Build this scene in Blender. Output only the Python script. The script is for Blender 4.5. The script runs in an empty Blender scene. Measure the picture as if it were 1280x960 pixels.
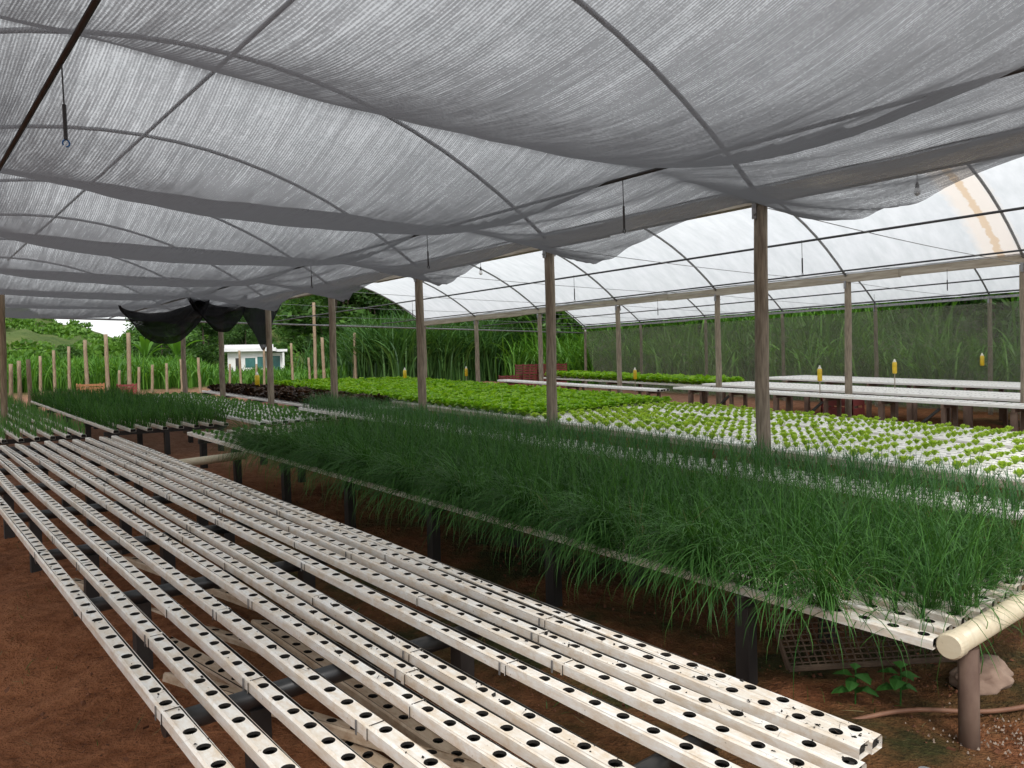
import bpy, math, random
import numpy as np
from mathutils import Matrix, Vector, noise as mnoise
random.seed(7); rng = np.random.default_rng(11)
SC = bpy.context.scene
COL = SC.collection
EYE = 1.68          # eye height above the soil at the origin
SL = 0.0381         # the whole site rises gently along +Y
R_ = math.radians

# ------------------------------------------------------------------ camera
cam_d = bpy.data.cameras.new('camera'); cam = bpy.data.objects.new('camera', cam_d); COL.objects.link(cam)
cam_d.sensor_width = 36; cam_d.lens = 937.35 / 1280 * 36; cam_d.clip_start = .05; cam_d.clip_end = 3000
yaw, pitch, roll = R_(40.34), R_(-1.334), R_(1.400)
fw = Vector((math.sin(yaw)*math.cos(pitch), math.cos(yaw)*math.cos(pitch), math.sin(pitch)))
rt = Vector((math.cos(yaw), -math.sin(yaw), 0)); dn = fw.cross(rt)
rt2 = rt*math.cos(roll) + dn*math.sin(roll); dn2 = fw.cross(rt2)
M = Matrix((rt2, -dn2, -fw)).transposed().to_4x4(); M.translation = (0, 0, EYE)
cam.matrix_world = M
SC.camera = cam

# ------------------------------------------------------------------ sky, sun, exposure
SUN_EL, SUN_AZ = R_(52), R_(212)     # azimuth measured from +Y towards +X: behind and left of the camera
wd = bpy.data.worlds.new('World'); SC.world = wd; wd.use_nodes = True
wn = wd.node_tree.nodes; wl = wd.node_tree.links
bg = wn['Background']; sky = wn.new('ShaderNodeTexSky'); sky.sky_type = 'NISHITA'; sky.sun_disc = False
sky.sun_elevation = SUN_EL; sky.sun_rotation = SUN_AZ; sky.air_density = 1.0; sky.dust_density = 1.5
hs = wn.new('ShaderNodeHueSaturation'); hs.inputs['Saturation'].default_value = .18
wl.new(sky.outputs[0], hs.inputs['Color']); wl.new(hs.outputs[0], bg.inputs['Color'])
bg.inputs['Strength'].default_value = .15
sun_d = bpy.data.lights.new('sun', 'SUN'); sun = bpy.data.objects.new('sun', sun_d); COL.objects.link(sun)
sun_d.energy = 1.5; sun_d.angle = R_(14); sun_d.color = (1, .97, .92)
sdir = Vector((math.sin(SUN_AZ)*math.cos(SUN_EL), math.cos(SUN_AZ)*math.cos(SUN_EL), math.sin(SUN_EL)))
sun.rotation_euler = sdir.to_track_quat('Z', 'Y').to_euler()
vs = SC.view_settings; vs.view_transform = 'Standard'; vs.look = 'None'; vs.gamma = 1; vs.use_curve_mapping = False
vs.exposure = 0.6
cy = SC.cycles; cy.max_bounces = 10; cy.diffuse_bounces = 6; cy.transmission_bounces = 8; cy.transparent_max_bounces = 24
cy.use_denoising = True; cy.sample_clamp_indirect = 6

# ------------------------------------------------------------------ materials
def nodes(name):
    m = bpy.data.materials.new(name); m.use_nodes = True
    t = m.node_tree; return m, t.nodes, t.links, t.nodes['Principled BSDF'], t.nodes['Material Output']
def coords(n, l, scale=(1, 1, 1), kind='Object'):
    tc = n.new('ShaderNodeTexCoord'); mp = n.new('ShaderNodeMapping'); mp.inputs['Scale'].default_value = scale
    l.new(tc.outputs[kind], mp.inputs['Vector']); return mp.outputs[0]
def gcoords(n, l, scale=(1, 1, 1)):
    g = n.new('ShaderNodeNewGeometry'); mp = n.new('ShaderNodeMapping'); mp.inputs['Scale'].default_value = scale
    l.new(g.outputs['Position'], mp.inputs['Vector']); return mp.outputs[0]
def noise(n, l, vec, scale, detail=4, rough=.55, dist=0):
    x = n.new('ShaderNodeTexNoise'); x.inputs['Scale'].default_value = scale; x.inputs['Detail'].default_value = detail
    x.inputs['Roughness'].default_value = rough; x.inputs['Distortion'].default_value = dist
    l.new(vec, x.inputs['Vector']); return x.outputs['Fac']
def ramp(n, l, fac, stops):
    r = n.new('ShaderNodeValToRGB'); e = r.color_ramp.elements
    while len(e) < len(stops): e.new(.5)
    for i, (p, c) in enumerate(stops):
        e[i].position = p; e[i].color = (*c, 1) if len(c) == 3 else c
    l.new(fac, r.inputs[0]); return r.outputs[0]
def mixc(n, l, fac, a, b, mode='MIX'):
    x = n.new('ShaderNodeMix'); x.data_type = 'RGBA'; x.blend_type = mode
    for s, v in ((x.inputs[0], fac), (x.inputs[6], a), (x.inputs[7], b)):
        if isinstance(v, (int, float)): s.default_value = v
        elif isinstance(v, tuple): s.default_value = (*v, 1)
        else: l.new(v, s)
    return x.outputs[2]
def bump(n, l, b, h, strength=.3, dist=.01):
    x = n.new('ShaderNodeBump'); x.inputs['Strength'].default_value = strength; x.inputs['Distance'].default_value = dist
    l.new(h, x.inputs['Height']); l.new(x.outputs[0], b.inputs['Normal'])
def simple(name, c1, c2, scale=6, rough=.6, stretch=(1, 1, 1), bmp=.2, metal=0, world=False, detail=5):
    m, n, l, b, o = nodes(name)
    v = gcoords(n, l, stretch) if world else coords(n, l, stretch)
    f = noise(n, l, v, scale, detail)
    l.new(ramp(n, l, f, [(.3, c1), (.7, c2)]), b.inputs['Base Color']); b.inputs['Roughness'].default_value = rough
    b.inputs['Metallic'].default_value = metal
    if bmp: bump(n, l, b, f, bmp)
    return m
MT = {}
MT['post'] = simple('weathered_wood', (.14, .11, .08), (.34, .285, .215), 9, .85, (6, 6, .6), .5)
MT['newpost'] = simple('fresh_wood', (.16, .115, .07), (.35, .27, .18), 9, .85, (6, 6, .6), .5)
MT['plank'] = simple('pale_plank', (.26, .22, .17), (.46, .41, .34), 5, .8, (5, .5, 5), .3)
MT['steel'] = simple('galvanised_steel', (.20, .20, .21), (.34, .34, .35), 20, .45, metal=.5, bmp=.05)
MT['pipe_dark'] = simple('dark_tube', (.02, .02, .022), (.04, .04, .043), 12, .5, bmp=.05)
MT['leg'] = simple('black_leg', (.012, .011, .011), (.035, .03, .028), 8, .55, (1, 1, .4), .15)
MT['rustleg'] = simple('stained_leg', (.09, .05, .035), (.22, .15, .11), 6, .8, (1, 1, .5), .3)
MT['blackpipe'] = simple('black_pipe', (.012, .013, .014), (.03, .032, .033), 6, .38, bmp=.05)
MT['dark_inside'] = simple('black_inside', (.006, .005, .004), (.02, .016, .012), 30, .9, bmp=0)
MT['clamp'] = simple('grey_clip', (.10, .10, .10), (.22, .21, .20), 30, .6)
MT['red'] = simple('red_plastic', (.16, .03, .03), (.27, .055, .05), 4, .5, bmp=.05)
MT['orange'] = simple('orange_plastic', (.28, .13, .05), (.40, .20, .09), 4, .5, bmp=.05)
MT['yellow'] = simple('yellow_trap', (.55, .36, .012), (.75, .54, .03), 9, .35, bmp=.05)
MT['clear'] = simple('bottle_top', (.62, .6, .5), (.75, .74, .68), 9, .3, bmp=0)
MT['hose'] = simple('brown_hose', (.13, .055, .03), (.24, .12, .07), 9, .6, bmp=.1)
MT['rock'] = simple('rock', (.14, .085, .06), (.34, .24, .18), 7, .9, bmp=.8)
MT['burlap'] = simple('mesh_tray', (.035, .022, .013), (.09, .06, .038), 14, .9, bmp=.4)
MT['wall_white'] = simple('white_plaster', (.66, .66, .65), (.8, .8, .79), .8, .8, bmp=.03)
MT['roof_white'] = simple('white_roof', (.72, .72, .74), (.84, .84, .85), .8, .6, bmp=.03)
MT['glass'] = simple('window_glass', (.03, .10, .10), (.06, .2, .19), 1, .1, bmp=0)
MT['dark'] = simple('dark_opening', (.02, .02, .02), (.05, .045, .04), 2, .8, bmp=0)
MT['bark'] = simple('bark', (.06, .045, .03), (.17, .135, .10), 6, .9, (3, 3, .6), .6)
MT['socket'] = simple('bulb_socket', (.012, .012, .012), (.03, .03, .03), 9, .5, bmp=0)
MT['bulb'] = simple('bulb_glass', (.6, .6, .6), (.75, .75, .75), 9, .25, bmp=0)
MT['blue'] = simple('blue_clip', (.02, .10, .30), (.03, .15, .4), 9, .5, bmp=0)
MT['gravel'] = simple('pale_gravel', (.14, .09, .06), (.38, .31, .25), 30, .9, world=True)

def pvc(name, dirt, warm=(.62, .50, .36), clean=(.80, .785, .75), gcol=(.20, .13, .07)):
    m, n, l, b, o = nodes(name)
    g = gcoords(n, l)
    f1 = noise(n, l, g, 3.1, 5, .6); f2 = noise(n, l, gcoords(n, l, (9, 2.4, 9)), 4, 6, .7); f3 = noise(n, l, g, 60, 3, .6)
    base = mixc(n, l, ramp(n, l, f2, [(.38, (0, 0, 0)), (.75, (dirt, dirt, dirt))]), clean, warm)
    base = mixc(n, l, ramp(n, l, f1, [(.5, (0, 0, 0)), (.8, (dirt*.6,)*3)]), base, (.55, .47, .36))
    f6 = noise(n, l, gcoords(n, l, (14, 14, 14)), 1, 6, .75)
    base = mixc(n, l, ramp(n, l, f6, [(.52, (0, 0, 0)), (.72, (dirt*.75,)*3)]), base, warm)
    base = mixc(n, l, ramp(n, l, f3, [(.68, (0, 0, 0)), (.76, (dirt*.9,)*3)]), base, gcol)
    l.new(base, b.inputs['Base Color']); b.inputs['Roughness'].default_value = .42
    bump(n, l, b, f3, .06); return m
MT['pvc'] = pvc('dirty_white_plastic', .92, (.60, .46, .30), (.82, .80, .75))
MT['pvc_clean'] = pvc('white_plastic', .22)
MT['pvc_old'] = pvc('soiled_plastic', 1.0, (.30, .19, .11), (.50, .40, .29), (.08, .05, .03))
MT['pvc_cream'] = pvc('cream_pipe', .5, (.52, .42, .26), (.66, .58, .42))

def leafmat(name, ca, cb, rough=.5, trans=.35, tint=(1.5, 1.5, .6), spec=.3):
    m, n, l, b, o = nodes(name)
    gi = n.new('ShaderNodeNewGeometry'); v = gi.outputs['Random Per Island']
    col = ramp(n, l, v, [(0, ca), (1, cb)])
    l.new(col, b.inputs['Base Color']); b.inputs['Roughness'].default_value = rough
    b.inputs['Specular IOR Level'].default_value = spec
    tr = n.new('ShaderNodeBsdfTranslucent'); l.new(mixc(n, l, 1., col, tint, 'MULTIPLY'), tr.inputs['Color'])
    mx = n.new('ShaderNodeMixShader'); mx.inputs[0].default_value = trans
    l.new(b.outputs[0], mx.inputs[1]); l.new(tr.outputs[0], mx.inputs[2]); l.new(mx.outputs[0], o.inputs['Surface'])
    return m
MT['chive'] = leafmat('chive_blades', (.019, .072, .014), (.08, .20, .042), .48, .26, (1.4, 1.45, .6), .2)
MT['chive2'] = leafmat('young_chive_blades', (.03, .10, .03), (.08, .2, .07), .42, .25)
MT['dry'] = leafmat('dry_blades', (.16, .15, .06), (.3, .26, .13), .6, .2)
MT['lettuce'] = leafmat('lettuce_leaf', (.26, .42, .045), (.48, .62, .11), .45, .4, (1.3, 1.3, .5))
MT['lettuce_m'] = leafmat('mature_lettuce_leaf', (.15, .33, .018), (.31, .51, .045), .45, .4, (1.3, 1.3, .5))
MT['seedling'] = leafmat('seedling_leaf', (.06, .16, .04), (.13, .27, .08), .5, .3)
MT['darkleaf'] = leafmat('brown_red_leaf', (.018, .010, .006), (.07, .035, .016), .6, .15, (1.2, 1, .6))
MT['cane'] = leafmat('cane_leaf', (.035, .12, .012), (.13, .29, .04), .5, .35)
MT['reed'] = leafmat('tall_reed_leaf', (.022, .075, .018), (.085, .19, .045), .5, .3)
MT['tree_a'] = leafmat('dark_tree_leaf', (.022, .065, .014), (.085, .17, .04), .5, .3)
MT['tree_b'] = leafmat('mid_tree_leaf', (.035, .10, .018), (.12, .24, .055), .5, .3)
MT['tree_c'] = leafmat('bright_tree_leaf', (.05, .13, .015), (.14, .28, .04), .5, .3)
MT['banana'] = leafmat('banana_leaf', (.06, .17, .02), (.13, .28, .04), .4, .4)
MT['weed'] = leafmat('weed_leaf', (.02, .08, .012), (.05, .16, .03), .5, .3)

# greenhouse film: milky, lets diffuse light through
m, n, l, b, o = nodes('milky_film'); MT['film'] = m
g = gcoords(n, l); f = noise(n, l, gcoords(n, l, (1, 3, 1)), 2.2, 5, .6); f2 = noise(n, l, g, 9, 4)
col = mixc(n, l, ramp(n, l, f, [(.35, (0, 0, 0)), (.7, (.8,)*3)]), (.80, .82, .835), (.66, .69, .70))
sx = n.new('ShaderNodeSeparateXYZ'); l.new(gcoords(n, l), sx.inputs[0])
def band(src, centre, half):
    a = n.new('ShaderNodeMath'); a.operation = 'SUBTRACT'; l.new(src, a.inputs[0]); a.inputs[1].default_value = centre
    w = n.new('ShaderNodeMath'); w.operation = 'MULTIPLY_ADD'; l.new(f2, w.inputs[0]); w.inputs[1].default_value = .13; l.new(a.outputs[0], w.inputs[2])
    c = n.new('ShaderNodeMath'); c.operation = 'ABSOLUTE'; l.new(w.outputs[0], c.inputs[0])
    d = n.new('ShaderNodeMapRange'); l.new(c.outputs[0], d.inputs[0]); d.inputs[1].default_value = half; d.inputs[2].default_value = half*.6
    return d.outputs[0]
gt = n.new('ShaderNodeMath'); gt.operation = 'GREATER_THAN'; l.new(sx.outputs['X'], gt.inputs[0]); gt.inputs[1].default_value = 10.9
lt = n.new('ShaderNodeMath'); lt.operation = 'LESS_THAN'; l.new(sx.outputs['X'], lt.inputs[0]); lt.inputs[1].default_value = 13.6
gg = n.new('ShaderNodeMath'); gg.operation = 'MULTIPLY'; l.new(gt.outputs[0], gg.inputs[0]); l.new(lt.outputs[0], gg.inputs[1])
def gate(x, k):
    q = n.new('ShaderNodeMath'); q.operation = 'MULTIPLY'; l.new(x, q.inputs[0]); l.new(gg.outputs[0], q.inputs[1])
    q2 = n.new('ShaderNodeMath'); q2.operation = 'MULTIPLY'; l.new(q.outputs[0], q2.inputs[0]); q2.inputs[1].default_value = k
    return q2.outputs[0]
col = mixc(n, l, gate(band(sx.outputs['Y'], 3.98, .33), .75), col, (.90, .80, .70))
col = mixc(n, l, gate(band(sx.outputs['Y'], 4.0, .06), .7), col, (.70, .50, .30))
tr = n.new('ShaderNodeBsdfTranslucent'); l.new(col, tr.inputs['Color'])
tp = n.new('ShaderNodeBsdfTransparent'); df = n.new('ShaderNodeBsdfDiffuse'); l.new(col, df.inputs['Color'])
m1 = n.new('ShaderNodeMixShader'); m1.inputs[0].default_value = .12; l.new(tr.outputs[0], m1.inputs[1]); l.new(df.outputs[0], m1.inputs[2])
m2 = n.new('ShaderNodeMixShader'); m2.inputs[0].default_value = .03; l.new(m1.outputs[0], m2.inputs[1]); l.new(tp.outputs[0], m2.inputs[2])
l.new(m2.outputs[0], o.inputs['Surface'])

def netmat(name, col, open_lo, open_hi, trans, fine=230, slant=False):
    m, n, l, b, o = nodes(name)
    s1 = noise(n, l, coords(n, l, (fine*.55, 5, 5)), 1, 3, .6)
    s2 = noise(n, l, coords(n, l, (26, .7, .7)), 1, 4, .65)
    s3 = noise(n, l, coords(n, l, (2, 2, 2)), 1, 3)
    s4 = noise(n, l, coords(n, l, (60, 110, 60)), 1, 2)
    wv = n.new('ShaderNodeTexWave'); wv.wave_type = 'BANDS'; wv.bands_direction = 'X'; wv.inputs['Scale'].default_value = 22; wv.inputs['Distortion'].default_value = 1.2
    wv.inputs['Detail Scale'].default_value = .6; l.new(coords(n, l), wv.inputs['Vector'])
    def add(a, b_, k):
        q = n.new('ShaderNodeMath'); q.operation = 'MULTIPLY_ADD'; l.new(b_, q.inputs[0]); q.inputs[1].default_value = k; l.new(a, q.inputs[2]); return q.outputs[0]
    sm = add(add(add(add(s1, s2, .85), s3, .40), s4, .75), wv.outputs['Fac'], .38 if slant else 0.)
    mr = n.new('ShaderNodeMapRange'); l.new(sm, mr.inputs[0]); mr.inputs[1].default_value = 1.18 + (.19 if slant else 0); mr.inputs[2].default_value = 1.82 + (.19 if slant else 0)
    mr.inputs[3].default_value = open_lo; mr.inputs[4].default_value = open_hi     # share of the weave filled by thread
    opn = mr.outputs[0]
    if slant:   # openings between threads of real thickness narrow with the slant of the light: exp(-fill / cos)
        ge = n.new('ShaderNodeNewGeometry'); dt = n.new('ShaderNodeVectorMath'); dt.operation = 'DOT_PRODUCT'
        l.new(ge.outputs['Normal'], dt.inputs[0]); l.new(ge.outputs['Incoming'], dt.inputs[1])
        ab = n.new('ShaderNodeMath'); ab.operation = 'ABSOLUTE'; l.new(dt.outputs['Value'], ab.inputs[0])
        mx0 = n.new('ShaderNodeMath'); mx0.operation = 'MAXIMUM'; l.new(ab.outputs[0], mx0.inputs[0]); mx0.inputs[1].default_value = .05
        dv = n.new('ShaderNodeMath'); dv.operation = 'DIVIDE'; l.new(opn, dv.inputs[0]); l.new(mx0.outputs[0], dv.inputs[1])
        ng = n.new('ShaderNodeMath'); ng.operation = 'MULTIPLY'; l.new(dv.outputs[0], ng.inputs[0]); ng.inputs[1].default_value = -1.
        ex = n.new('ShaderNodeMath'); ex.operation = 'EXPONENT'; l.new(ng.outputs[0], ex.inputs[0])
        opn = ex.outputs[0]
    df = n.new('ShaderNodeBsdfDiffuse'); df.inputs['Color'].default_value = (*col, 1)
    tr = n.new('ShaderNodeBsdfTranslucent'); tr.inputs['Color'].default_value = (*[min(1, c*1.3) for c in col], 1)
    mx = n.new('ShaderNodeMixShader'); mx.inputs[0].default_value = trans; l.new(df.outputs[0], mx.inputs[1]); l.new(tr.outputs[0], mx.inputs[2])
    tp = n.new('ShaderNodeBsdfTransparent'); mm = n.new('ShaderNodeMixShader')
    l.new(opn, mm.inputs[0]); l.new(mx.outputs[0], mm.inputs[1]); l.new(tp.outputs[0], mm.inputs[2])
    l.new(mm.outputs[0], o.inputs['Surface']); return m
MT['net'] = netmat('grey_shade_net', (.15, .15, .158), .98, .32, .45, 300, True)
MT['sidenet'] = netmat('green_side_net', (.27, .275, .22), .42, .68, .5, 90)
MT['blacknet'] = netmat('black_net', (.026, .026, .029), .0, .10, .3, 120)

# soil
m, n, l, b, o = nodes('site_ground'); MT['ground'] = m
g = gcoords(n, l)
f1 = noise(n, l, g, 1.3, 6, .62); f2 = noise(n, l, g, 9, 6, .65); f3 = noise(n, l, g, 55, 4, .6); f4 = noise(n, l, g, .55, 5, .6)
soil = ramp(n, l, f1, [(.25, (.17, .054, .019)), (.5, (.40, .14, .052)), (.75, (.54, .215, .092))])
soil = mixc(n, l, .55, soil, ramp(n, l, f2, [(.32, (.075, .027, .012)), (.66, (.42, .19, .095))]))
moss = ramp(n, l, f2, [(.3, (.03, .035, .010)), (.7, (.085, .075, .025))])
sx = n.new('ShaderNodeSeparateXYZ'); l.new(g, sx.inputs[0])
def rng_(src, a, b_):
    mr = n.new('ShaderNodeMapRange'); l.new(src, mr.inputs[0]); mr.inputs[1].default_value = a; mr.inputs[2].default_value = b_; return mr.outputs[0]
def mul(a, b_):
    q = n.new('ShaderNodeMath'); q.operation = 'MULTIPLY'
    for i, x in enumerate((a, b_)):
        if isinstance(x, (int, float)): q.inputs[i].default_value = x
        else: l.new(x, q.inputs[i])
    return q.outputs[0]
mossf = mul(ramp(n, l, f1, [(.36, (0, 0, 0)), (.58, (1, 1, 1))]), mul(rng_(sx.outputs['X'], 1.2, 2.1), rng_(sx.outputs['Y'], 9., 5.)))
soil = mixc(n, l, mossf, soil, moss)
pale = ramp(n, l, f2, [(.3, (.30, .145, .085)), (.7, (.48, .27, .18))])
soil = mixc(n, l, rng_(sx.outputs['Y'], 8.5, 13), soil, pale)
grass = ramp(n, l, f2, [(.3, (.035, .085, .015)), (.7, (.10, .17, .04))])
gf = mul(rng_(sx.outputs['Y'], 27, 33), ramp(n, l, f4, [(.3, (.7, .7, .7)), (.5, (1, 1, 1))]))
soil = mixc(n, l, gf, soil, grass)
soil = mixc(n, l, rng_(sx.outputs['X'], 20.9, 22.5), soil, grass)
fh = noise(n, l, g, .035, 8, .7)
hill = mixc(n, l, .5, ramp(n, l, fh, [(.35, (.05, .10, .022)), (.5, (.10, .15, .04)), (.68, (.18, .20, .07))]), ramp(n, l, noise(n, l, g, .4, 6, .75), [(.35, (.03, .07, .015)), (.65, (.15, .19, .06))]))
soil = mixc(n, l, rng_(sx.outputs['Y'], 60, 80), soil, hill)
soil = mixc(n, l, ramp(n, l, f3, [(.3, (.5, .5, .5)), (.45, (0, 0, 0))]), soil, (.03, .015, .008))
l.new(soil, b.inputs['Base Color']); b.inputs['Roughness'].default_value = .95; b.inputs['Specular IOR Level'].default_value = .15
f5 = n.new('ShaderNodeMath'); f5.operation = 'MULTIPLY_ADD'; l.new(f3, f5.inputs[0]); f5.inputs[1].default_value = .35; l.new(f2, f5.inputs[2])
bump(n, l, b, f5.outputs[0], 1., .14)

# ------------------------------------------------------------------ mesh helpers
def link(name, me, parent=None, loc=(0, 0, 0)):
    ob = bpy.data.objects.new(name, me); COL.objects.link(ob)
    ob.location = loc
    if parent is not None: ob.parent = parent
    return ob
def tag(ob, label=None, cat=None, group=None, kind=None):
    if label: ob['label'] = label
    if cat: ob['category'] = cat
    if group: ob['group'] = group
    if kind: ob['kind'] = kind
    return ob
def empty(name, loc, label=None, cat=None, group=None):
    ob = bpy.data.objects.new(name, None); COL.objects.link(ob); ob.location = loc; ob.empty_display_size = .1
    return tag(ob, label, cat, group)
def npmesh(name, V, F, mats, smooth=True, matidx=None):
    """V (n,3); F list of arrays (m,k) with k = 3 or 4"""
    me = bpy.data.meshes.new(name); V = np.asarray(V, np.float32)
    if isinstance(F, np.ndarray): F = [F]
    loops = np.concatenate([f.ravel() for f in F]).astype(np.int32)
    tot = np.concatenate([np.full(len(f), f.shape[1], np.int32) for f in F]); st = np.concatenate([[0], np.cumsum(tot)[:-1]]).astype(np.int32)
    me.vertices.add(len(V)); me.vertices.foreach_set('co', V.ravel())
    me.loops.add(len(loops)); me.loops.foreach_set('vertex_index', loops)
    me.polygons.add(len(tot)); me.polygons.foreach_set('loop_start', st); me.polygons.foreach_set('loop_total', tot)
    me.polygons.foreach_set('use_smooth', np.full(len(tot), smooth))
    for mm in (mats if isinstance(mats, (list, tuple)) else [mats]): me.materials.append(mm)
    if matidx is not None: me.polygons.foreach_set('material_index', np.asarray(matidx, np.int32))
    me.update(); me.validate(); return me
class MB:
    def __init__(s): s.v = []; s.f = []; s.mi = []
    def add(s, vs_, fs, mi=0):
        o = len(s.v); s.v += [tuple(p) for p in vs_]; s.f += [tuple(i + o for i in f) for f in fs]; s.mi += [mi]*len(fs)
    def box(s, a, b, mi=0, jit=0):
        (x0, y0, z0), (x1, y1, z1) = a, b
        s.add([(x, y, z) for z in (z0, z1) for y in (y0, y1) for x in (x0, x1)], [(0, 2, 3, 1), (4, 5, 7, 6), (0, 1, 5, 4), (2, 6, 7, 3), (0, 4, 6, 2), (1, 3, 7, 5)], mi)
    def tube(s, pts, r, k=8, cap=True, mi=0):
        pts = [Vector(p) for p in pts]; n_ = len(pts); rr = r if isinstance(r, (list, tuple)) else [r]*n_
        vs_ = []; prev = None
        for i, p in enumerate(pts):
            t = (pts[min(i+1, n_-1)] - pts[max(i-1, 0)]).normalized()
            u = (Vector((0, 0, 1)) if abs(t.z) < .9 else Vector((1, 0, 0))) if prev is None else prev
            u = (u - t*u.dot(t)).normalized(); prev = u; w = t.cross(u)
            for j in range(k):
                a = 2*math.pi*j/k; vs_.append(p + (u*math.cos(a) + w*math.sin(a))*rr[i])
        fs = [(i*k+j, i*k+(j+1) % k, (i+1)*k+(j+1) % k, (i+1)*k+j) for i in range(n_-1) for j in range(k)]
        if cap: fs += [tuple(range(k-1, -1, -1)), tuple((n_-1)*k+j for j in range(k))]
        s.add(vs_, fs, mi)
    def bar(s, a, b, w, h, mi=0):
        a, b = Vector(a), Vector(b); t = (b-a).normalized(); u = t.cross(Vector((0, 0, 1)))
        if u.length < 1e-3: u = Vector((1, 0, 0))
        u.normalize(); q = u.cross(t)
        vs_ = [p + u*sx_*w/2 + q*sy*h/2 for p in (a, b) for sx_, sy in ((-1, -1), (1, -1), (1, 1), (-1, 1))]
        s.add(vs_, [(0, 1, 2, 3), (7, 6, 5, 4), (0, 4, 5, 1), (1, 5, 6, 2), (2, 6, 7, 3), (3, 7, 4, 0)], mi)
    def mesh(s, name, mats, smooth=False):
        me = bpy.data.meshes.new(name); me.from_pydata(s.v, [], s.f)
        for mm in (mats if isinstance(mats, (list, tuple)) else [mats]): me.materials.append(mm)
        me.polygons.foreach_set('material_index', s.mi)
        if smooth: me.polygons.foreach_set('use_smooth', [len(f) < 5 for f in s.f])
        me.update(); return me
    def build(s, name, mats, parent=None, smooth=False):
        if parent is not None:
            q = parent.location; p = parent.parent
            qx, qy, qz = (q if p is None else q + p.location); s.v = [(x-qx, y-qy, z-qz) for x, y, z in s.v]
        return link(name, s.mesh(name, mats, smooth), parent)
def gz(x, y):   # height of the ground, without fine relief
    z = SL*min(max(y, -60), 35.)
    return z

# ------------------------------------------------------------------ terrain
def hills(X, Y):
    d = np.hypot(X, Y); brg = np.degrees(np.arctan2(X, Y))
    t = np.clip(Y, -60, 35)*SL
    ca = np.interp(brg, [-60, -10, 0, 6, 9, 12.7, 16, 30], [4.6, 4.6, 5.0, 4.7, 4.1, 3.1, 2.4, 2.0])
    ca = ca + .16*np.sin(brg*1.9) + .1*np.sin(brg*4.3+1)
    za = np.tan(np.radians(ca))*290
    zA = za*np.clip((d-110)/180, 0, 1)**1.5
    zA = np.where(d > 290, za*(1-.1*np.clip((d-290)/200, 0, 1)), zA)
    cb = np.interp(brg, [-20, 9, 11.5, 15, 18, 22, 28, 40, 60, 90, 130, 180], [0, 0, 2.3, 3.9, 4.9, 6.2, 7.6, 8.3, 8.0, 8.0, 3, 0])
    zb = np.tan(np.radians(cb))*178
    zB = zb*np.clip((d-118)/60, 0, 1)**1.2*np.where(d > 178, 1, 1)
    near = np.clip((d-60)/50, 0, 1)
    out = t*(1-near) + near*np.maximum(np.maximum(zA, zB), t*.9)
    out = out - 1.7*np.exp(-((brg-21.5)/5.5)**2)*np.clip((d-48)/25, 0, 1)*np.clip((128-d)/15, 0, 1)      # dip where the house stands
    w = np.clip((X-23)/30, 0, 1)      # bank east of the side net
    return out + w*6*np.clip(1-(d-40)/200, 0, 1)*np.clip((brg-27)/6, 0, 1)*np.clip((Y+30)/20, 0, 1)
xs = np.unique(np.concatenate([np.arange(-2.4, 21, .16), np.arange(21, 60, 1.2), np.geomspace(60, 900, 36), -np.geomspace(2.4, 900, 44)]))
ys = np.unique(np.concatenate([np.arange(-2.4, 13, .16), np.arange(13, 60, .6), np.geomspace(60, 900, 44), -np.geomspace(2.4, 600, 36)]))
GX, GY = np.meshgrid(xs, ys); GZ = hills(GX, GY)
rel = np.zeros_like(GZ)
for (kx, ky, ph, a) in [(rng.normal(0, 2.2), rng.normal(0, 2.2), rng.uniform(0, 6), .011) for _ in range(10)] + [(rng.normal(0, 8), rng.normal(0, 8), rng.uniform(0, 6), .004) for _ in range(14)]:
    rel += a*np.sin(GX*kx + GY*ky + ph)
far = np.clip((np.hypot(GX, GY)-70)/60, 0, 1)
for (kx, ky, ph, a) in [(rng.normal(0, .06), rng.normal(0, .06), rng.uniform(0, 6), 1.0) for _ in range(10)]:
    rel += far*a*.5*np.sin(GX*kx + GY*ky + ph)
GZ = GZ + rel
ny, nx = GX.shape; I = np.arange(ny*nx).reshape(ny, nx)
F = np.stack([I[:-1, :-1], I[:-1, 1:], I[1:, 1:], I[1:, :-1]], -1).reshape(-1, 4)
tag(link('ground', npmesh('ground', np.stack([GX, GY, GZ], -1).reshape(-1, 3), F, MT['ground'])), 'red earth floor of the site rising to green hills', kind='structure')

# ------------------------------------------------------------------ greenhouse
ROWS = [-1.30, 6.03, 13.38, 20.72]; PY0, PS = 3.652, 2.727; KS = list(range(-1, 7)); GH = 1.41 + EYE; RISE = 1.25
YK = [PY0 + PS*k for k in KS]; Y_A, Y_B = YK[0] - .35, YK[-1] + .12
gh = empty('greenhouse', (6.03, PY0, gz(6, PY0)), 'arched greenhouse of wooden posts, steel hoops and milky film', 'greenhouse')
def round_post(x, y, z0, z1, r, seed, lean=.01):
    mb = MB(); q = random.Random(seed); a = q.uniform(0, 6); n_ = 7
    pts = [(x + math.sin(a)*lean*(t-.5)*2 + q.uniform(-.006, .006), y + math.cos(a)*lean*(t-.5)*2 + q.uniform(-.006, .006), z0+(z1-z0)*t) for t in [i/(n_-1) for i in range(n_)]]
    mb.tube(pts, [r*(1.08-.16*i/(n_-1))*q.uniform(.96, 1.04) for i in range(n_)], 10); return mb
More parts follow.
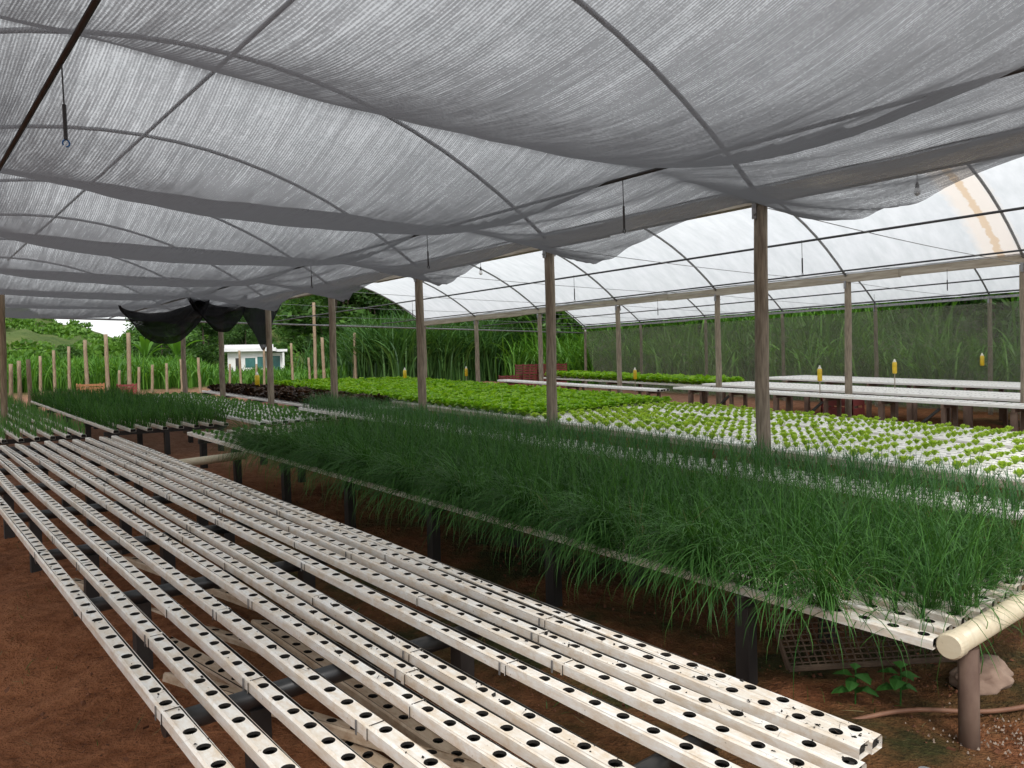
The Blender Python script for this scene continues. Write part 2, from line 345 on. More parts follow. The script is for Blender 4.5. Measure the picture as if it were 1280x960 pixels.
for ri, X in enumerate(ROWS):
    for k, Y in zip(KS, YK):
        p = round_post(X, Y, gz(X, Y)-.25, GH-.05, .062 if ri < 3 else .052, ri*50+k)
        po = p.build('post', MT['post'], gh, True)
        if k in (-1, 0, 1, 2) or ri == 2:
            mb = MB(); mb.box((X-.075, Y-.012, GH-.16), (X-.062, Y+.03, GH-.02)); mb.box((X+.062, Y-.012, GH-.16), (X+.075, Y+.03, GH-.02))
            mb.tube([(X-.10, Y, GH-.12), (X+.10, Y, GH-.12)], .012, 6); mb.build('bracket', MT['steel'], po)
    mb = MB(); segs = 4
    for j in range(segs):
        ya = Y_A + (Y_B-Y_A)*j/segs; yb = Y_A + (Y_B-Y_A)*(j+1)/segs - .006
        dz = -.015 if j % 2 else 0
        if ri in (1, 2): mb.box((X-.05, ya, GH-.03+dz), (X+.05, yb, GH+.11+dz))
        else: mb.box((X-.03, ya, GH-.03+dz), (X+.03, yb, GH+.03+dz))
    mb.build('gutter_beam', MT['plank'] if ri in (1, 2) else MT['steel'], gh)
def arch_z(t): return GH + .04 + RISE*(1-(2*t-1)**2)
for bi in range(3):
    xa, xb = ROWS[bi], ROWS[bi+1]; W = xb-xa
    for Y in YK:
        mb = MB(); N = 20
        mb.tube([(xa+W*i/N, Y, arch_z(i/N)) for i in range(N+1)], .021, 8); mb.build('arch', MT['steel'], gh, True)
    NX, NY = 48, 120; V = []
    for j in range(NY+1):
        y = Y_A + (Y_B-Y_A)*j/NY; ph = ((y-PY0)/PS) % 1
        for i in range(NX+1):
            t = i/NX
            z = arch_z(t) + .026 - .05*math.sin(math.pi*ph)**1*math.sin(math.pi*t) + .012*mnoise.noise((xa+W*t, y*2.2, bi*7.))
            V.append((xa+W*t, y, z))
    I = np.arange((NX+1)*(NY+1)).reshape(NY+1, NX+1)
    F = np.stack([I[:-1, :-1], I[:-1, 1:], I[1:, 1:], I[1:, :-1]], -1).reshape(-1, 4)
    fo = link('roof_film', npmesh('roof_film', np.array(V)-np.array(gh.location), F, MT['film']), gh)
    for t in ((.27, .775) if bi == 0 else (.335, .8)):
        mb = MB(); x = xa+W*t; mb.tube([(x, Y_A+.1, GH+.0), (x, (Y_A+Y_B)/2, GH-.012), (x, Y_B, GH)], .014, 8)
        mb.build('purlin', MT['pipe_dark'], gh, True)
    mb = MB()    # ridge pipe
    mb.tube([(xa+W*.5, Y_A, arch_z(.5)-.04), (xa+W*.5, Y_B, arch_z(.5)-.04)], .018, 8); mb.build('ridge_pipe', MT['steel'], gh, True)
    for k, Y in zip(KS, YK):         # thin tie wires
        if k < 0 or bi == 0: continue
        mb = MB(); N = 8
        mb.tube([(xa+.1+(W-.2)*i/N, Y+.03, GH-.03-.035*math.sin(math.pi*i/N)) for i in range(N+1)], .0045, 5, False); mb.build('tie_wire', MT['steel'], gh)
    mb = MB(); mb.tube([(xb-.07, Y_A, GH+.125), (xb-.07, Y_B, GH+.125)], .012, 6); mb.build('film_rail', MT['pipe_dark'], gh)
mb = MB(); mb.tube([(ROWS[1]+.2, YK[-1]+.09, EYE+1.36), (ROWS[3], YK[-1]+.09, EYE+1.22)], .024, 8); mb.build('end_pipe', MT['steel'], gh, True)
mb = MB(); mb.tube([(-1.3, YK[-1]+.09, EYE+1.42), (ROWS[1]+.2, YK[-1]+.09, EYE+1.36)], .024, 8); mb.build('end_pipe', MT['steel'], gh, True)

# ------------------------------------------------------------------ shade net over the near bay
P1, P2 = .68, 4.38
def net_point(a, y):
    """a: 0..1 from the far-left rail to the hem by the middle posts"""
    ph = ((y-PY0)/PS); k = math.floor(ph); t = ph-k; sg = 4*t*(1-t); skew = math.sin(math.pi*t**.85)
    hemx = 6.04 - .5*math.sin(math.pi*t**.55)**1.3
    x = -1.25 + a*(hemx+1.25)
    def bell(x0, x1): u = (x-x0)/(x1-x0); return max(0., 4*u*(1-u)) if 0 < u < 1 else 0.
    fs = 1. if y < 6 else max(.42, 1-(y-6)*.055)
    d = .02 + .10*min(1., abs(x-P1)/.6) + .24*bell(P1, P2)**.5 + .08*bell(-1.25, P1)**.7
    if x > P2: u = (x-P2)/(5.98-P2); d = .10 + .10*u
    z = GH + .045 - d*sg*fs
    z += .055*(1-t)**1.2*fs*min(1., max(0., (P2+.3-x)/1.2))
    if x > P2: u = (x-P2)/(5.98-P2); z -= u*(.05 + .20*math.sin(math.pi*t**1.25))
    z -= .03*bell(P1, P2)
    w = min(1., max(.12, (x-2.6)/2.6)); rad = math.sin(math.pi*t)
    z += .05*w*rad*mnoise.noise((x*7.+y*1.5, y*.9, 3.)) + .012*mnoise.noise((x*3., y*2., 9.))
    z += .02*mnoise.noise((k*3.3+x*.7, 0, 1.))
    return x, y, z
NX, NY = 130, 300; V = []
NY0, NY1 = YK[0] - .3, YK[-1] - .1
for j in range(NY+1):
    y = NY0 + (NY1-NY0)*j/NY
    for i in range(NX+1): V.append(net_point(i/NX, y))
I = np.arange((NX+1)*(NY+1)).reshape(NY+1, NX+1)
F = np.stack([I[:-1, :-1], I[:-1, 1:], I[1:, 1:], I[1:, :-1]], -1).reshape(-1, 4)
tag(link('shade_net', npmesh('shade_net', V, F, MT['net'])), 'grey woven shade net sagging in wide swags overhead between the hoops', 'shade net')

# side net wall
V = []; NX, NY = 60, 14
for j in range(NY+1):
    s = j/NY
    for i in range(NX+1):
        y = -1. + (20.05+1.)*i/NX; y -= .9*s*max(0, (i/NX-.94)/.06)
        z0 = EYE + 1.26; z1 = gz(20, y)+.05
        V.append((20.62 - .10*s + .03*mnoise.noise((y*1.1, s*3, 4.)), y, z0 + (z1-z0)*s))
I = np.arange((NX+1)*(NY+1)).reshape(NY+1, NX+1); F = np.stack([I[:-1, :-1], I[:-1, 1:], I[1:, 1:], I[1:, :-1]], -1).reshape(-1, 4)
tag(link('side_net', npmesh('side_net', V, F, MT['sidenet'])), 'dark green mesh curtain closing the far side of the greenhouse', 'net curtain')

# bundled black nets at the far end
def swag(name, a, b, drop, lab, seed, w=.34):
    a, b = Vector(a), Vector(b); NU, NV = 44, 22; V = []
    for i in range(NU+1):
        u = i/NU; c = a.lerp(b, u); sag = math.sin(math.pi*u)**.7
        wd_ = w*(.25+.75*sag**.6)
        for j in range(NV+1):
            v = j/NV
            z = c.z - drop*sag*(.3+.7*v) - .02*v + .03*mnoise.noise((u*5, v*7, seed))
            off = wd_*math.sin(v*math.pi*1.6)*.6 + .09*math.sin(v*19+u*4+seed)*sag
            V.append((c.x + .02*mnoise.noise((u*6, v*4, seed+4)), c.y + off, z))
    I = np.arange((NU+1)*(NV+1)).reshape(NU+1, NV+1); F = np.stack([I[:-1, :-1], I[:-1, 1:], I[1:, 1:], I[1:, :-1]], -1).reshape(-1, 4)
    tag(link(name, npmesh(name, V, F, MT['blacknet'])), lab, 'bundled net', 'black nets gathered at the end of the near bay')
Ze = EYE
swag('gathered_net', (3.45, 15.1, Ze+1.3), (5.0, 14.9, Ze+1.6), .85, 'black net gathered in a low swag above the back chive bench', 1., .5)
swag('gathered_net', (4.55, 14.8, Ze+1.58), (5.8, 15.1, Ze+1.6), .78, 'black net bundle drooping beside the torn hanging flap', 5., .5)
V = []; NU, NV = 24, 20
for i in range(NU+1):
    u = i/NU
    for j in range(NV+1):
        v = j/NV; L = 1.15*(1-abs(2*u-1)**1.3)+.1
        V.append((5.55+1.3*u-.25*v*(u-.4)+.03*math.sin(v*4+u*9), 15.0+.5*u+.09*math.sin(u*17)*(1-.4*v), Ze+1.5-.06*math.sin(math.pi*u)-.82*L*v+.08*u))
I = np.arange((NU+1)*(NV+1)).reshape(NU+1, NV+1); F = np.stack([I[:-1, :-1], I[:-1, 1:], I[1:, 1:], I[1:, :-1]], -1).reshape(-1, 4)
tag(link('net_flap', npmesh('net_flap', V, F, MT['blacknet'])), 'thin black net flap hanging in a pointed corner before the white house', 'net flap', 'black nets gathered at the end of the near bay')

# hanging hooks and bulbs
def hook(x, y, z1, z0, lab, blue=False):
    h = empty('hanging_hook', (x, y, z1), lab, 'hook', 'cord hooks hanging from the tubes'); L = z1-z0
    mb = MB(); mb.tube([(x, y, z1), (x+.004, y, z0+L*.45)], .0035, 5); mb.build('cord', MT['pipe_dark'], h)
    mb = MB(); mb.tube([(x+.004, y, z0+L*.5), (x+.006, y, z0+L*.1)], .0085, 6); mb.build('sleeve', MT['pipe_dark'], h)
    mb = MB(); mb.tube([(x+.006+.014*math.sin(t), y, z0+.016-.016*math.cos(t)+L*.02) for t in [i*.6 for i in range(10)]], .004, 5); mb.build('ring', MT['blue'] if blue else MT['pipe_dark'], h)
hook(4.38, 3.80, GH, EYE+.985, 'black cord hook hanging from the net tube beside the tallest near post')
hook(4.38, 6.45, GH-.02, EYE+1.02, 'black cord hook hanging just before the second middle post')
hook(4.38, 9.15, GH-.02, EYE+1.08, 'black cord hook hanging from the net tube near the black net bundle')
hook(.68, 3.84, GH, EYE+1.02, 'black cord hook with a blue clip hanging from the dark net tube', True)
for i, (x, y, ln) in enumerate([(8.42, 4.55, .42), (8.42, 8.35, .42), (8.42, 13.0, .42), (13.3, 4.7, .36), (13.3, 10.6, .36), (17.0, 7.5, .4)]):
    hook(x, y, GH+.0, GH-ln, ['black cord hook under the bright film near the rust stained patch', 'black cord hook under the bright film behind the second middle post', 'black cord hook under the bright film behind the third middle post',
        'short cord hook on the pale gutter plank near the end post', 'short cord hook on the pale gutter plank before the red crates', 'cord hook under the farthest film bay'][i])
def bulb(x, y, z, lab):
    h = empty('light_bulb', (x, y, z), lab, 'light bulb', 'unlit bulbs hanging under the film')
    mb = MB(); mb.tube([(x, y, z), (x, y, z-.08)], .004, 5); mb.build('cord', MT['socket'], h)
    mb = MB(); mb.tube([(x, y, z-.07), (x, y, z-.10), (x, y, z-.135)], [.010, .018, .020], 10); mb.build('socket', MT['socket'], h, True)
    mb = MB(); mb.tube([(x, y, z-.135+dz) for dz in (0, -.02, -.045, -.065, -.078)], [.02, .026, .031, .026, .010], 12); mb.build('glass', MT['bulb'], h, True)
bulb(8.2, 3.17, EYE+1.86, 'unlit bulb with a black socket hanging by the rust stained film')
bulb(8.2, 10.43, EYE+1.84, 'unlit bulb hanging beside a hoop between the second and third middle posts')
bulb(20.45, 19.73, EYE+1.45, 'unlit bulb at the corner post by the mesh curtain')

# ------------------------------------------------------------------ channels
def channel_mesh(name, length, pitch, w=.066, h=.044, hole=.0215, mat='pvc', start=.06, K=12, wob=0):
    V = []; F4 = []; mi = []
    ch = .008; tw = w/2-ch
    n_ = int((length-2*start)/pitch)+1; y0 = start
    ang = [2*math.pi*(i+.5)/K for i in range(K)]
    ends = [0.]
    for c in range(n_):
        cyc = y0 + c*pitch; ya = 0 if c == 0 else cyc-pitch/2; yb = length if c == n_-1 else cyc+pitch/2
        o = len(V)
        for a in ang:      # project on the cell's rectangle
            cx, sy = math.cos(a), math.sin(a)
            hy = (yb-cyc) if sy > 0 else (cyc-ya)
            k = min(tw/max(abs(cx), 1e-6), hy/max(abs(sy), 1e-6)); V.append([cx*k, cyc+sy*k, 0])
        # snap the four rectangle corners
        for q in range(4):
            tx = tw if q in (0, 3) else -tw; ty = yb if q < 2 else ya
            j = min(range(K), key=lambda i: (V[o+i][0]-tx)**2 + (V[o+i][1]-ty)**2); V[o+j] = [tx, ty, 0]
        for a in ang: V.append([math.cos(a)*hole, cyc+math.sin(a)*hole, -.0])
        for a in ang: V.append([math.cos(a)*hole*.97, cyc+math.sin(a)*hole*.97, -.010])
        for i in range(K):
            j = (i+1) % K
            F4.append((o+i, o+j, o+K+j, o+K+i)); mi.append(0)
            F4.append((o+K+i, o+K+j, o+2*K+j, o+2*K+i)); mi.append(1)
    # shell
    prof = [(-tw, 0), (-w/2, -ch), (-w/2, -h), (w/2, -h), (w/2, -ch), (tw, 0)]
    o = len(V)
    for y in (0, length):
        for (x, z) in prof: V.append([x, y, z])
    for i in range(5): F4.append((o+i, o+i+1, o+6+i+1, o+6+i)); mi.append(0)
    o = len(V)   # black inner floor and recessed black ends
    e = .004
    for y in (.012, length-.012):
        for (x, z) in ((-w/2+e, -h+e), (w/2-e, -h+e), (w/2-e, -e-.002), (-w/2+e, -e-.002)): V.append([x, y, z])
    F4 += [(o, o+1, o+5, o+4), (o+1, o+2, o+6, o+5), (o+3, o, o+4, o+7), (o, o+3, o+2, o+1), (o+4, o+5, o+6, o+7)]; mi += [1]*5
    V = np.array(V)
    if wob: V[:, 0] += wob*np.sin(V[:, 1]*1.7+length*9) ; V[:, 2] += wob*.6*np.sin(V[:, 1]*2.3+1)
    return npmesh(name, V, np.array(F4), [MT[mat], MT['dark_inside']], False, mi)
clip_me = MB()
for a, b in (((-.0345, -.02, -.0445), (-.0332, .02, -.0055)), ((.0332, -.02, -.0445), (.0345, .02, -.0055)), ((-.0255, -.02, .0002), (.0255, .02, .0014))): clip_me.box(a, b)
clip_me = clip_me.mesh('coupler', MT['pvc'])
seam_me = MB(); seam_me.box((-.0352, -.0012, -.0455), (-.0331, .0012, -.0052)); seam_me.box((.0331, -.0012, -.0455), (.0352, .0012, -.0052)); seam_me.box((-.0262, -.0012, .0002), (.0262, .0012, .0019))
seam_me = seam_me.mesh('seam', MT['dark_inside'])
band_me = MB(); band_me.box((-.0365, -.004, -.052), (-.0335, .004, -.004)); band_me = band_me.mesh('clip', MT['clamp'])

class Bench:
    def __init__(s, name, label, x0, x1, y0, y1, c, sl, mat_leg='leg', group='growing benches'):
        s.c, s.sl = c + EYE, sl; s.x0, s.x1, s.y0, s.y1 = x0, x1, y0, y1
        s.root = empty(name, ((x0+x1)/2, y0, gz(0, y0)), label, 'growing bench', group); s.leg = mat_leg
    def z(s, y): return s.c + s.sl*y
    def channel(s, me, x, y, xf=None, length=1., roll=0):
        ob = link('channel', me, s.root, Vector((x, y, s.z(y))) - s.root.location)
        ob.rotation_euler = (math.atan(s.sl), roll, math.atan2(-( (xf if xf is not None else x) - x), length)); return ob
    def channels(s, n_, pitch_hole, var=3, w=.066, mat='pvc', hole=.0215, K=12, h=.044):
        L = s.y1-s.y0; mes = [channel_mesh('channel', L-.06*i, pitch_hole, w, h, hole, mat, .05+.03*i, K) for i in range(var)]
        out = []
        for i in range(n_):
            x = s.x0 + (s.x1-s.x0)*(i+.5)/n_; out.append(x); s.channel(mes[i % var], x, s.y0 + random.uniform(0, .05), x+random.uniform(-.012, .012), L, random.uniform(-.03, .03))
        return out
    def support(s, y, xs, legs=None, r=.032, low=.046, pipe=True, sq=.07, round_pipe=True):
        z = s.z(y)-low
        if pipe:
            mb = MB()
            if round_pipe: mb.tube([(xs[0], y, z-r), (xs[1], y, z-r)], r, 14)
            else: mb.box((xs[0], y-r*.7, z-2*r), (xs[1], y+r*.7, z))
            mb.build('cross_pipe', MT['blackpipe'] if round_pipe else MT[s.leg], s.root, round_pipe)
        for x in (legs if legs is not None else (xs[0]+.15, xs[1]-.15)):
            mb = MB(); q = random.uniform(-.012, .012); zt = z-2*r+.006 if pipe else z
            zb = gz(x, y)-.08
            mb.add([(x-sq/2, y-sq/2, zt), (x+sq/2, y-sq/2, zt), (x+sq/2, y+sq/2, zt), (x-sq/2, y+sq/2, zt), (x-sq/2+q, y-sq/2, zb), (x+sq/2+q, y-sq/2, zb), (x+sq/2+q, y+sq/2, zb), (x-sq/2+q, y+sq/2, zb)],
                   [(0, 1, 2, 3), (7, 6, 5, 4), (0, 4, 5, 1), (1, 5, 6, 2), (2, 6, 7, 3), (3, 7, 4, 0)])
            mb.build('leg', MT[s.leg], s.root)

# --- the empty front bench
PITCH = .1228
XN = [.711, .853, 1.012, 1.175, 1.355, 1.471, 1.58, 1.803, 1.968, 2.094, 2.228, 2.299]
XF = [.70, .85, 1.0, 1.15, 1.31, 1.47, 1.62, 1.78, 1.92, 2.08, 2.25, 2.39]
YH = [2.92, 2.77, 2.71, 2.53, 2.31, 2.29, 2.18, 1.98, 1.60, 1.75, 1.61, 1.58]    # phase of the holes
YE = [.93, .95, .92, .96, .94, .95, .93, .96, .94, .98, 1.03, 1.02]
fb = Bench('growing_bench', 'long low bench of empty dirty white channels over red soil', .7, 2.4, .95, 10.95, -1.2, SL)
for i in range(12):
    far_y = [10.75, 10.8, 10.8, 10.79, 10.9, 10.92, 10.94, 10.96, 10.89, 10.98, 11., 10.99][i]
    ye = YE[i]; L = far_y-ye; st = (YH[i]-ye) % PITCH
    if st < .03: st += PITCH
    me = channel_mesh('channel', L, PITCH, .066, .044, .0213, 'pvc', st, 16, .006)
    xs_ = XN[i] + (XF[i]-XN[i])*(ye-2.)/(10.9-2.)
    co = fb.channel(me, xs_, ye, XF[i], L)
    q = random.Random(i); yj = q.uniform(.9, 1.7)
    while yj < L-.4:
        c1 = link('coupler', clip_me, co, (0, round((yj-st)/PITCH)*PITCH+st+PITCH/2, 0)); c1.scale = (1, q.choice((.15, .25, .6)), 1); link('seam', seam_me, co, (0, c1.location.y-.02*c1.scale.y, 0))
        if q.random() < .55: link('clip', band_me, co, (0, c1.location.y+q.uniform(.03, .06), 0))
        yj += q.uniform(.8, 1.9)
for (y, lx) in [(1.45, (1.0, 2.0)), (2.68, (1.02, 1.95)), (4.15, (1.0, 1.9)), (5.3, (1.0, 1.45, 1.85)), (6.6, (.88, 1.5, 2.1)), (7.9, (.86, 1.5, 2.1)), (9.1, (.9, 1.5, 2.2)), (10.4, (.9, 1.5, 2.2))]:
    fb.support(y, (.70, 2.38), lx, .037, .047, True, .075)
mb = MB(); mb.tube([(2.42, .93, gz(0, 1)-.05), (2.42, .93, 1.68-1.27)], .022, 12); mb.build('pipe_stub', MT['steel'], fb.root, True)
mb = MB(); mb.tube([(.5, 10.98, fb.z(10.98)-.10), (2.5, 10.98, fb.z(10.98)-.10)], .05, 12); mb.build('collector_pipe', MT['leg'], fb.root, True)

# spare channels lying on the ground below
sp_me = channel_mesh('spare', 2.4, .123, .075, .04, .023, 'pvc_old', .1, 10, .006)
for i, (xa, ya, xb, yb) in enumerate([(.98, 5.9, 1.75, 3.5), (1.15, 4.3, 1.52, 2.0), (1.62, 4.2, 1.72, 1.9), (1.02, 3.75, 1.75, 2.1), (1.35, 5.9, 1.95, 3.6)]):
    ob = link('spare_channel', sp_me, None, (xa, ya, gz(xa, ya)+.075+.02*i)); ob.rotation_euler = (-.02 + math.atan(-SL), random.uniform(-.2, .2), math.atan2(-(xb-xa), yb-ya))
    tag(ob, 'soiled brown spare channel lying on the soil under the empty bench', 'channel', 'spare channels under the empty bench')

# ------------------------------------------------------------------ blades
def blades(pos, L, lean, az, curl, w0, segs=6, droop=None):
    """ribbons: pos (n,3), length, start lean from vertical, azimuth, added lean to the tip"""
    n_ = len(pos); t = np.linspace(0, 1, segs+1); ds = L[:, None]/segs
    th = lean[:, None] + curl[:, None]*(t[None, :]**1.5)
    azm = az[:, None] + (rng.normal(0, .5, n_)[:, None])*t[None, :]
    dx = np.sin(th)*np.sin(azm); dy = np.sin(th)*np.cos(azm); dz = np.cos(th)
    d = np.stack([dx, dy, dz], -1)*ds[..., None]
    P = np.concatenate([np.zeros((n_, 1, 3)), np.cumsum(d[:, :-1], 1)], 1) + pos[:, None, :]
    sd = rng.uniform(0, 2*np.pi, n_)
    side = np.stack([np.cos(az+.3*np.sin(sd)), -np.sin(az+.3*np.sin(sd)), .25*np.sin(sd)], -1)
    wd_ = w0[:, None]*np.array([.75]+[1]*(segs-2)+[.7, .12])[None, :]
    A = P + side[:, None, :]*wd_[..., None]/2; B = P - side[:, None, :]*wd_[..., None]/2
    V = np.stack([A, B], 2).reshape(-1, 3)
    base = (np.arange(n_)*(segs+1)*2)[:, None] + (np.arange(segs)*2)[None, :]
    F = np.stack([base, base+1, base+3, base+2], -1).reshape(-1, 4)
    return V, F
def merge(parts):
    V = []; F = []; o = 0
    for v, f in parts: V.append(v); F.append(f+o); o += len(v)
    return np.concatenate(V), np.concatenate(F)
def chives(bench, xs, y0, y1, pitch, per, Lm, name, label, mat, lean=.25, curl=1.1, width=.0042, edge=None, dens=1., cat='chives', zoff=0):
    P = []
    for x in xs:
        y = y0 + random.uniform(0, pitch)
        while y < y1:
            if random.random() < dens: P.append((x, y, bench.z(y)+zoff))
            y += pitch
    P = np.array(P); n_ = len(P); c = rng.uniform(.6, 1.25, n_)
    idx = np.repeat(np.arange(n_), np.maximum(3, (per*c)).astype(int)); m_ = len(idx)
    pos = P[idx] + np.stack([rng.normal(0, .010, m_), rng.normal(0, .012, m_), np.zeros(m_)-.004], -1)
    L = Lm*rng.uniform(.55, 1.25, m_)*(.8+.2*c[idx]); az = rng.uniform(0, 2*np.pi, m_)
    lean_ = np.abs(rng.normal(0, lean, m_)); cu = np.abs(rng.normal(curl*.75, curl*.55, m_))
    parts = [blades(pos, L, lean_, az, cu, width*rng.uniform(.7, 1.25, m_))]
    if edge:
        ex, cnt, elen, ya, yb = edge
        ye = rng.uniform(ya, yb, cnt); ye += .12*np.sin(ye*9+1)
        pos = np.stack([np.full(cnt, ex)+rng.normal(0, .02, cnt), ye, np.array([bench.z(v) for v in ye])], -1)
        azs = -np.pi/2 + rng.normal(0, .75, cnt)
        parts.append(blades(pos, elen*rng.uniform(.5, 1.25, cnt), np.abs(rng.normal(.6, .35, cnt)), azs, rng.uniform(1.5, 2.5, cnt), width*rng.uniform(.8, 1.2, cnt), 8))
    V, F = merge(parts)
    tag(link(name, npmesh(name, V, F, MT[mat])), label, cat, kind='stuff')

# main chive bench
cb = Bench('growing_bench', 'raised bench with a cream collector pipe, overgrown with dense chives', 3.2, 5.1, 1.2, 10.75, -1.2, SL)
cx = cb.channels(11, .1228, 2, .075, 'pvc', .024)
for y in (2.1, 3.5, 4.85, 6.2, 7.6, 9.0, 10.2): cb.support(y, (3.22, 5.08), (3.28, 4.1, 5.0), .03, .046, True, .075, False)
mb = MB(); zc = cb.z(1.17)-.022
mb.tube([(3.285, 1.165, zc), (5.3, 1.10, zc-.01)], .048, 20); cp = mb.build('collector_pipe', MT['pvc_cream'], cb.root, True)
dvec = Vector((5.3-3.285, 1.10-1.165, 0)).normalized(); e0 = Vector((3.285, 1.165, zc))
mb = MB(); mb.tube([e0-dvec*.012, e0-dvec*.002, e0+dvec*.05, e0+dvec*.055], [.047, .054, .054, .049], 24); mb.build('end_cap', MT['pvc_cream'], cp, False)
mb = MB(); mb.tube([(3.47, 1.16, gz(0, 1.1)-.1), (3.47, 1.16, zc-.05)], .04, 10); mb.build('stand', MT['rustleg'], cb.root, True)
mb = MB(); mb.tube([(2.35, 8.95, cb.z(8.9)-.16), (3.35, 8.9, cb.z(8.9)-.12)], .048, 14); mb.build('collector_pipe', MT['pvc_cream'], cb.root, True)
chives(cb, cx[2:], 1.24, 8.6, .105, 54, .47, 'chive_bed', 'dense dark green chives drooping over the raised bench edge', 'chive', .75, 2.3, .0042, (3.28, 6800, .52, 1.7, 8.7))
chives(cb, cx[1:2], 1.3, 8.6, .11, 38, .42, 'chive_row', 'arching chives in the second channel from the open bench edge', 'chive', .75, 2.3, .0042)
chives(cb, cx[:1], 2.35, 8.7, .12, 26, .40, 'chive_edging', 'loose chive tufts along the outermost channel of the chive bench', 'chive', .6, 2.1, .0038)
chives(cb, [3.27, 3.3], 1.5, 7.5, .3, 7, .34, 'dry_chive_blades', 'thin dry blades hanging from the chive bench edge', 'dry', .8, 2.3, .003, None, .8)
scatter_later = True

# second chive bench, thinner planting
sb = Bench('growing_bench', 'narrow white channel bench with upright young chives before the middle posts', 5.42, 5.95, 1.4, 12.0, -1.06, SL)
sx_ = sb.channels(4, .16, 2, .07, 'pvc_clean', .024)
for y in (1.9, 4.6, 7.3, 10.0): sb.support(y, (5.43, 5.94), (5.5, 5.88), .03, .046, True, .06, False)
chives(sb, sx_, 1.5, 11.9, .12, 26, .27, 'chive_bed', 'thin upright young chives in narrow white channels before the posts', 'chive2', .32, 1.1, .0042, None, .93)

# back chive bench
bb = Bench('growing_bench', 'bench hidden under a flat mat of chives near the orange crate', 2.45, 4.2, 11.6, 18.9, -1.2, SL)
bx = bb.channels(8, .12, 1, .075, 'pvc', .024, 8)
for y in (11.9, 13.4, 15., 16.6, 18.4): bb.support(y, (2.46, 4.19), (2.55, 3.3, 4.1), .03, .046, True, .07, False)
chives(bb, bx, 11.6, 18.9, .12, 17, .30, 'chive_bed', 'even dark green mat of chives on the back bench', 'chive', .3, 1.0, .008)

# left seedling bench
lb = Bench('growing_bench', 'bench of channels with slim upright seedlings past the empty channels', .6, 2.2, 11.35, 19.0, -1.2, SL)
lx_ = lb.channels(9, .16, 1, .06, 'pvc', .02, 8)
for y in (11.8, 14., 16.5, 18.6): lb.support(y, (.6, 2.2), (.7, 2.1), .03, .046, True, .07, False)
chives(lb, lx_, 11.4, 19., .16, 9, .17, 'seedling_rows', 'rows of slim upright seedlings in channels at the far left bench', 'seedling', .16, .3, .009)

# ------------------------------------------------------------------ lettuces
def lettuce_verts(q, leaves, R, H, curl=1.0, seg=3):
    V = []; F = []
    for i in range(leaves):
        u = i/leaves; a = i*2.399963 + q.uniform(-.3, .3); out = R*(.45+.55*u)*q.uniform(.85, 1.1); up = H*(1.05-.65*u)*q.uniform(.85, 1.15); wdt = R*(.42+.35*u)*q.uniform(.85, 1.2)
        ca, sa = math.cos(a), math.sin(a); o = len(V)
        for s in range(seg+1):
            t = s/seg; rr = out*(.08+.92*t); zz = up*math.sin(t*math.pi*.5*(1.0+.35*u)) ; ww = wdt*math.sin(min(1, t*1.25+.12)*math.pi*.5)*(1 if s < seg else .72)
            for c in (-1, 0, 1):
                rf = q.uniform(-.12, .12)*R*t; x = rr + rf*.6 - abs(c)*ww*.18; y = c*ww; z = zz + abs(c)*ww*.35 + q.uniform(-.10, .10)*R*t
                V.append((x*ca-y*sa, x*sa+y*ca, z))
        for s in range(seg):
            for c in range(2):
                b_ = o+s*3+c; F.append((b_, b_+1, b_+4, b_+3))
    return np.array(V), np.array(F)
qr = random.Random(5)
YOUNG = [lettuce_verts(qr, 11, .095, .085) for _ in range(5)]
MATURE = [lettuce_verts(qr, 16, .15, .125) for _ in range(6)]
TINY = [lettuce_verts(qr, 5, .05, .055, seg=2) for _ in range(4)]
def scatter(variants, pts, name, label, mat, cat, smin=.8, smax=1.2):
    parts = []
    for (x, y, z) in pts:
        v, f = variants[qr.randrange(len(variants))]; a = qr.uniform(0, 6.283); s = qr.uniform(smin, smax); c_, s_ = math.cos(a)*s, math.sin(a)*s
        parts.append((np.stack([v[:, 0]*c_-v[:, 1]*s_+x, v[:, 0]*s_+v[:, 1]*c_+y, v[:, 2]*s+z], -1), f))
    V, F = merge(parts); return tag(link(name, npmesh(name, V, F, MT[mat])), label, cat, kind='stuff')
young_me = [npmesh('lettuce', v, f, MT['lettuce']) for v, f in YOUNG]

L1 = Bench('growing_bench', 'wide white lettuce bench just past the middle posts', 7.95, 10.25, 1.9, 19.2, -1.245, .047, 'rustleg')
l1x = L1.channels(11, .24, 2, .135, 'pvc_clean', .027, 10, .05)
L2 = Bench('growing_bench', 'white lettuce bench beyond the dark gap rail, before the raised empty tables', 10.42, 12.1, 2.6, 19.2, -1.235, .0465, 'rustleg')
l2x = L2.channels(8, .24, 2, .135, 'pvc_clean', .027, 10, .05)
for B in (L1, L2):
    for y in np.arange(B.y0+.4, B.y1, 2.4): B.support(float(y), (B.x0, B.x1), (B.x0+.08, (B.x0+B.x1)/2, B.x1-.08), .035, .053, True, .08, False)
    for x in (B.x0-.035, B.x1+.03):
        mb = MB(); mb.bar((x, B.y0, B.z(B.y0)-.06), (x, B.y1, B.z(B.y1)-.06), .035, .07); mb.build('edge_rail', MT['plank'], B.root)
def spots(B, xs, ya, yb, pitch, jx=.012, jy=.02, drop=0.):
    out = []
    y = ya
    while y < yb:
        for x in xs:
            if qr.random() >= drop: out.append((x+qr.uniform(-jx, jx), y+qr.uniform(-jy, jy), B.z(y)-.004))
        y += pitch
    return out
n_ind = 0
